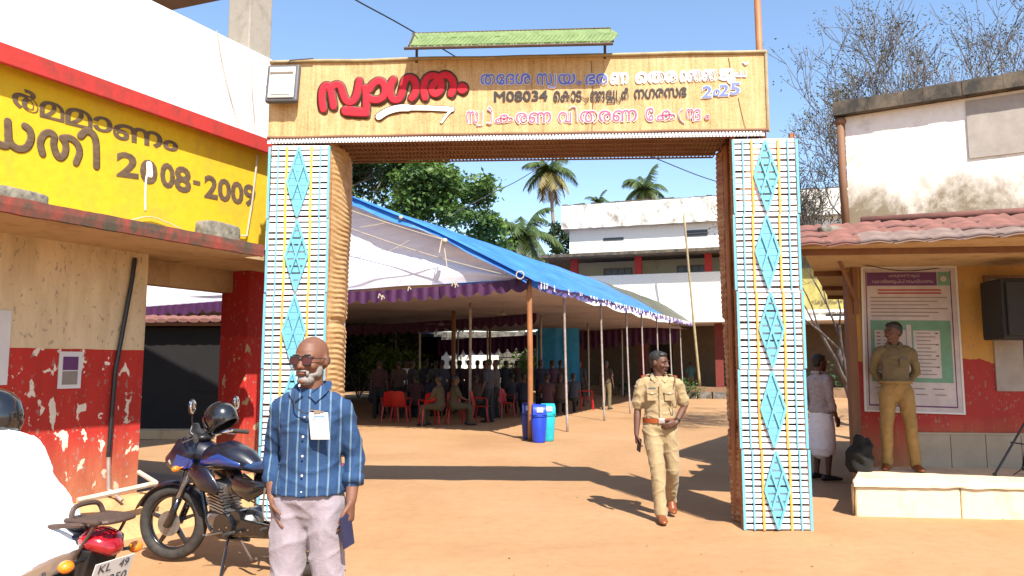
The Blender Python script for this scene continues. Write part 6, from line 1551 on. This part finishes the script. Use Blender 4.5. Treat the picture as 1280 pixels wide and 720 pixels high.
    ph = thing('phone', 'black phone held low in the right hand of the walking police officer', 'phone', pc, R(20))
    mb = MB(); mb.box((0, 0, 0), (.010, .07, .140), Matrix.Rotation(R(14), 3, 'X')); part('case', mb, M['black_pl'], ph, world=False, bevel=.004)
officer()
# --- policeman standing on the platform, hands behind him
def guard():
    b = PZ(1126, 588, .358)
    J = dict(pelvis=(0, 0, .93), neck=(0, .01, 1.455), head=(-.005, -.02, 1.60), eL=(.232, .11, 1.14), wL=(.10, .19, .96), eR=(-.232, .11, 1.14), wR=(-.06, .19, .94), kL=(.13, -.02, .50), aL=(.165, .03, .085), tL=(.20, -.11, .03), kR=(-.12, -.02, .50), aR=(-.13, .03, .085), tR=(-.17, -.11, .03))
    t, j, T, Rm = person('man in olive khaki shirt and ochre trousers standing on the platform by the poster', (b.x, b.y, .358), R(-22), J, fat=.92, yaw=R(-48), pitch=R(2), shirt='khaki3', lower='khaki4', sleeve='rolled', look='short_moustache', vox=.0075, cvox=.011, tuck=True, skin='skin2', shoes='brownshoe')
    mb = MB(); mb.box((.085, -.139, 1.29), (.075, .006, .014)); part('name_badge', mb, M['ink'], t, world=False)
    mb = MB(); mb.box((.085, -.134, 1.24), (.095, .008, .09)); part('pocket', mb, M['khaki3'], t, world=False, bevel=.003)
    n = 36; mb = MB(); mb.loft([V((0, 0, 1.0)), V((0, 0, 1.03))], [(.176, .136), (.175, .135)], n=30, side=(1, 0, 0), cap=False); part('belt', mb, M['khaki4'], t, world=False)
guard()
# --- man in white dhoti in the shade
b = PZ(1030, 600, 0)
person('man in pale shirt and white folded dhoti in the shade beyond the right gate post', (b.x, b.y, 0), R(108), dict(eL=(.24, .06, 1.12), wL=(.22, -.09, .90)), yaw=R(-6), shirt='paleshirt', lower='whitecloth', lowkind='mundhu', sleeve='rolled', look='short', vox=.010, cvox=.012, skin='skin2', hem=-.02)
# --- rider in white, with helmet, on a motorcycle at the lower left
def rider():
    loc = V((-2.78, 3.86, -.05)); hd = math.atan2(.31, -.95)
    motorcycle('dark motorcycle with luggage carrier, plate and red tail light at the lower left', loc, hd, carrier=True, steer=0)
    # rider local frame: faces -Y; bike faces +X -> rotate so that -Y maps to bike heading
    rz = hd+math.pi/2
    J = dict(pelvis=(0, .20, .90), neck=(0, -.10, 1.27), head=(0, -.16, 1.34), sL=(.205, -.07, 1.21), eL=(.32, -.26, 1.06), wL=(.34, -.44, 1.02), sR=(-.205, -.07, 1.21), eR=(-.32, -.26, 1.06), wR=(-.34, -.44, 1.02),
             hL=(.11, .18, .86), kL=(.21, -.20, .68), aL=(.20, .02, .37), tL=(.20, -.12, .31), hR=(-.11, .18, .86), kR=(-.21, -.20, .68), aR=(-.20, .02, .37), tR=(-.20, -.12, .31))
    off = Matrix.Rotation(hd, 3, 'Z') @ V((-.10, 0, 0))+V((.19, -.15, 0))
    person('rider in loose white shirt and black helmet seated on the motorcycle at the lower left', loc+off, rz, J, shirt='whitecloth', lower='whitecloth', sleeve='long', look='none', vox=.011, cvox=.012, hem=-.62, fat=1.28, face=False, skin='skin2')
    hp = loc+off+Matrix.Rotation(rz, 3, 'Z') @ V((0, -.16, 1.37))+V((.06, 0, 0))
    helmet('glossy black helmet worn by the rider in white at the left edge', hp, hd, 1.06, 0)
rider()

# ------------------------------------------------------------------ plastic chairs and the crowd in the marquee
def chair_proto(label):
    t = thing('plastic_chair', label, 'chair', (0, 0, 0), 0, 'red plastic chairs in the marquee')
    P = lambda n, mb: part(n, mb, M['red_plastic'], t, world=False, smooth=False)
    mb = MB(); mb.loft([V((0, 0, .425)), V((0, 0, .445))], [(.23, .22), (.235, .225)], n=16, side=(1, 0, 0), cap=False); P('seat', mb)
    mb = MB()
    mb.grid(lambda u, v: V(((u-.5)*(.40-.06*v), .19+.11*v-.05*math.cos((u-.5)*3)*1.0+.03, .46+.40*v*(1-.10*(2*u-1)**2))), 10, 8); P('backrest', mb)
    for s in (-1, 1):
        for f in (-1, 1): P('leg', MB().tube([V((s*.19, f*.17, .43)), V((s*.235, f*.225, .0))], [.026, .018], 6))
        P('armrest', MB().tube(smooth_pts([V((s*.21, -.18, .43)), V((s*.245, -.18, .64)), V((s*.245, .05, .66)), V((s*.205, .22, .66))]), .016, 6))
    return t
chairs = [(-1.95*1, 17.6, 200, 'red plastic chair turned away, left of the two seated people at the front'), (-1.35, 17.9, 15, 'red plastic chair under the right seated person of the front pair'), (-.75, 18.6, 80, 'empty red plastic chair side on, right of the seated pair'),
          (-3.05, 18.7, 190, 'red plastic chair at the far left of the marquee front'), (-2.75, 18.5, 175, 'red plastic chair just right of the leftmost one'), (2.35, 23.5, 90, 'distant red plastic chair deep in the marquee behind the side poles'), (-.2, 20.2, 30, 'red plastic chair in the dark behind the seated pair')]
proto = None
for x, y, a, lb in chairs:
    if proto is None: proto = chair_proto(lb); c = proto
    else: c = clone(proto); c['label'] = lb
    c.location = (x*1.11, y*1.11, 0); c.rotation_euler = (0, 0, R(a))
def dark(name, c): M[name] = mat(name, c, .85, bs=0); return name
cols = [dark('maroon_shirt', (.07, .02, .025)), dark('slate_shirt', (.05, .055, .075)), dark('grey_shirt', (.10, .095, .095)), dark('navy_shirt', (.025, .03, .06)), dark('brown_shirt', (.08, .045, .03)), dark('black_trousers', (.02, .02, .024)), dark('plum_saree', (.06, .015, .04)), dark('shade_darkened_khaki', (.10, .075, .035))]  # clothing colours darkened to stand in for the shade of the marquee
SIT = dict(pelvis=(0, .08, .52), neck=(0, .04, 1.03), head=(0, .02, 1.18), sL=(.18, .04, .98), eL=(.22, -.06, .74), wL=(.14, -.26, .66), sR=(-.18, .04, .98), eR=(-.22, -.06, .74), wR=(-.14, -.26, .66),
           hL=(.09, .06, .50), kL=(.12, -.36, .50), aL=(.13, -.34, .09), tL=(.14, -.48, .03), hR=(-.09, .06, .50), kR=(-.12, -.36, .50), aR=(-.13, -.34, .09), tR=(-.14, -.48, .03))
def crowd(px, Y, rz, lb, sh, lo='black_trousers', kind='trousers', sit=False, h=0, pose=None):
    Y *= 1.09; x = (px-640)/925*Y
    J = dict(SIT) if sit else dict(pose or {})
    return person(lb, (x, Y, 0), R(rz), J, yaw=R(random.uniform(-25, 25)), shirt=sh, lower=lo, lowkind=kind, sleeve='short', look='short', vox=.024, hem=-.05, skin='skin2', group='people in the shade of the marquee')[0]
G1 = dict(eL=(.28, -.02, 1.15), wL=(.16, -.20, 1.08)); G2 = dict(wL=(.20, -.10, .90), kL=(.12, -.08, .50), aL=(.13, -.05, .085), tL=(.14, -.20, .03)); 
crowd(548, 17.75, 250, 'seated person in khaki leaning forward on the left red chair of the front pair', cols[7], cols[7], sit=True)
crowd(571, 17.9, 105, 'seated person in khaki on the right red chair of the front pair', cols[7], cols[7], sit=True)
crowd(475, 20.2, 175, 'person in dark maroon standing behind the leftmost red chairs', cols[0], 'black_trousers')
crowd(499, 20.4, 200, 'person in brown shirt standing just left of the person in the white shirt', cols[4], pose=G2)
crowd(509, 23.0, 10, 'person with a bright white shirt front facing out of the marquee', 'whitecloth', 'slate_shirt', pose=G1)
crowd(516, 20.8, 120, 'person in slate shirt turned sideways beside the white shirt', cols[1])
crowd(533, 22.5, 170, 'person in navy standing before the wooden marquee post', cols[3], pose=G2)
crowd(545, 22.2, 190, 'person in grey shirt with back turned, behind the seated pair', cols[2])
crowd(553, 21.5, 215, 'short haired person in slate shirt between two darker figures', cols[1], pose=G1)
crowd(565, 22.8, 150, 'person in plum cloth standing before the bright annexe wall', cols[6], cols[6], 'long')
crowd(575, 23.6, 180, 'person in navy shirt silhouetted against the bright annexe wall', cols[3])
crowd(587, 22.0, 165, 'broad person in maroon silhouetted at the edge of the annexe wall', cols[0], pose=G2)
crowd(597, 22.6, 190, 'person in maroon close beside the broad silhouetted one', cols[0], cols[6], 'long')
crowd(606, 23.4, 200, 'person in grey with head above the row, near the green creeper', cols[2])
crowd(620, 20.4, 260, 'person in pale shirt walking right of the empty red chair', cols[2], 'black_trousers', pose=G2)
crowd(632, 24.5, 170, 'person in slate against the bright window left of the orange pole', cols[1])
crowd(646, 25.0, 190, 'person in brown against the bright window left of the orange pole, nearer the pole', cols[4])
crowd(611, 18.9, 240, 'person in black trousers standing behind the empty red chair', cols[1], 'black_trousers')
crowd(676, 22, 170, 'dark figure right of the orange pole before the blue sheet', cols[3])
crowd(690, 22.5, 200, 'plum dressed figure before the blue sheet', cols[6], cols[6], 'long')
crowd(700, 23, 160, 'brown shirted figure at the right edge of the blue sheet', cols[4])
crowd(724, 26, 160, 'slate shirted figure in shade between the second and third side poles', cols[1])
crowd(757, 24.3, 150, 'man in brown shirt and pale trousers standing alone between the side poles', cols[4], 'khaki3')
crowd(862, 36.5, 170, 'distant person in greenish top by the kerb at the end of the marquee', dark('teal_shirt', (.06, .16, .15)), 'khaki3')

SEATL = ['dim seated figure furthest left behind the red chairs', 'dim seated figure in slate second from the left behind the red chairs', 'dim seated figure in maroon just left of the front khaki pair', 'dim seated figure in navy directly behind the front khaki pair', 'dim seated figure in brown behind the empty red chair',
 'dim seated figure in plum just right of the empty red chair', 'dim seated figure in slate left of the orange pole', 'dim seated figure in navy right beside the orange pole', 'dim seated figure in maroon before the blue sheet', 'dim seated figure in brown between the orange and first steel pole', 'dim seated figure in slate furthest right near the lone far chair']
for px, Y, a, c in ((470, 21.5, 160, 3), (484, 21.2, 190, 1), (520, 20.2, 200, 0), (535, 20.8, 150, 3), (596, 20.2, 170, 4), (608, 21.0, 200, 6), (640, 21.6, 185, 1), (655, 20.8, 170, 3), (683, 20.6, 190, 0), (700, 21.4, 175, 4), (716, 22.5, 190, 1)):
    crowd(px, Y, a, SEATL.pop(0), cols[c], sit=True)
def litter():
    rng = random.Random(5); mb = MB(); lf = MB()
    for i in range(420):
        y = 3.5+rng.random()**1.5*16; x = rng.uniform(-.75, .85)*y; z = gz(x, y); r = rng.uniform(.002, .006)
        if rng.random() < .62: mb.ell((x, y, z+r*.3), (r, r*.8, r*.55), n=6, m=4)
        else:
            a = rng.uniform(0, 6.28); l = rng.uniform(.012, .03); d = V((math.cos(a), math.sin(a), rng.uniform(-.1, .3)))*l; w = V((-d.y, d.x, 0))*.35; p = V((x, y, z+.006)); lf.quad(p, p+d*.5+w+V((0, 0, .006)), p+d, p+d*.5-w)
    tagp(part('pebbles', mb, M['plinth'], smooth=True), 'small pebbles scattered on the sand', 'pebbles', kind='stuff'); tagp(part('leaf_litter', lf, M['wood'], fix=False), 'dry brown leaf litter scattered on the sand', 'litter', kind='stuff')
litter()
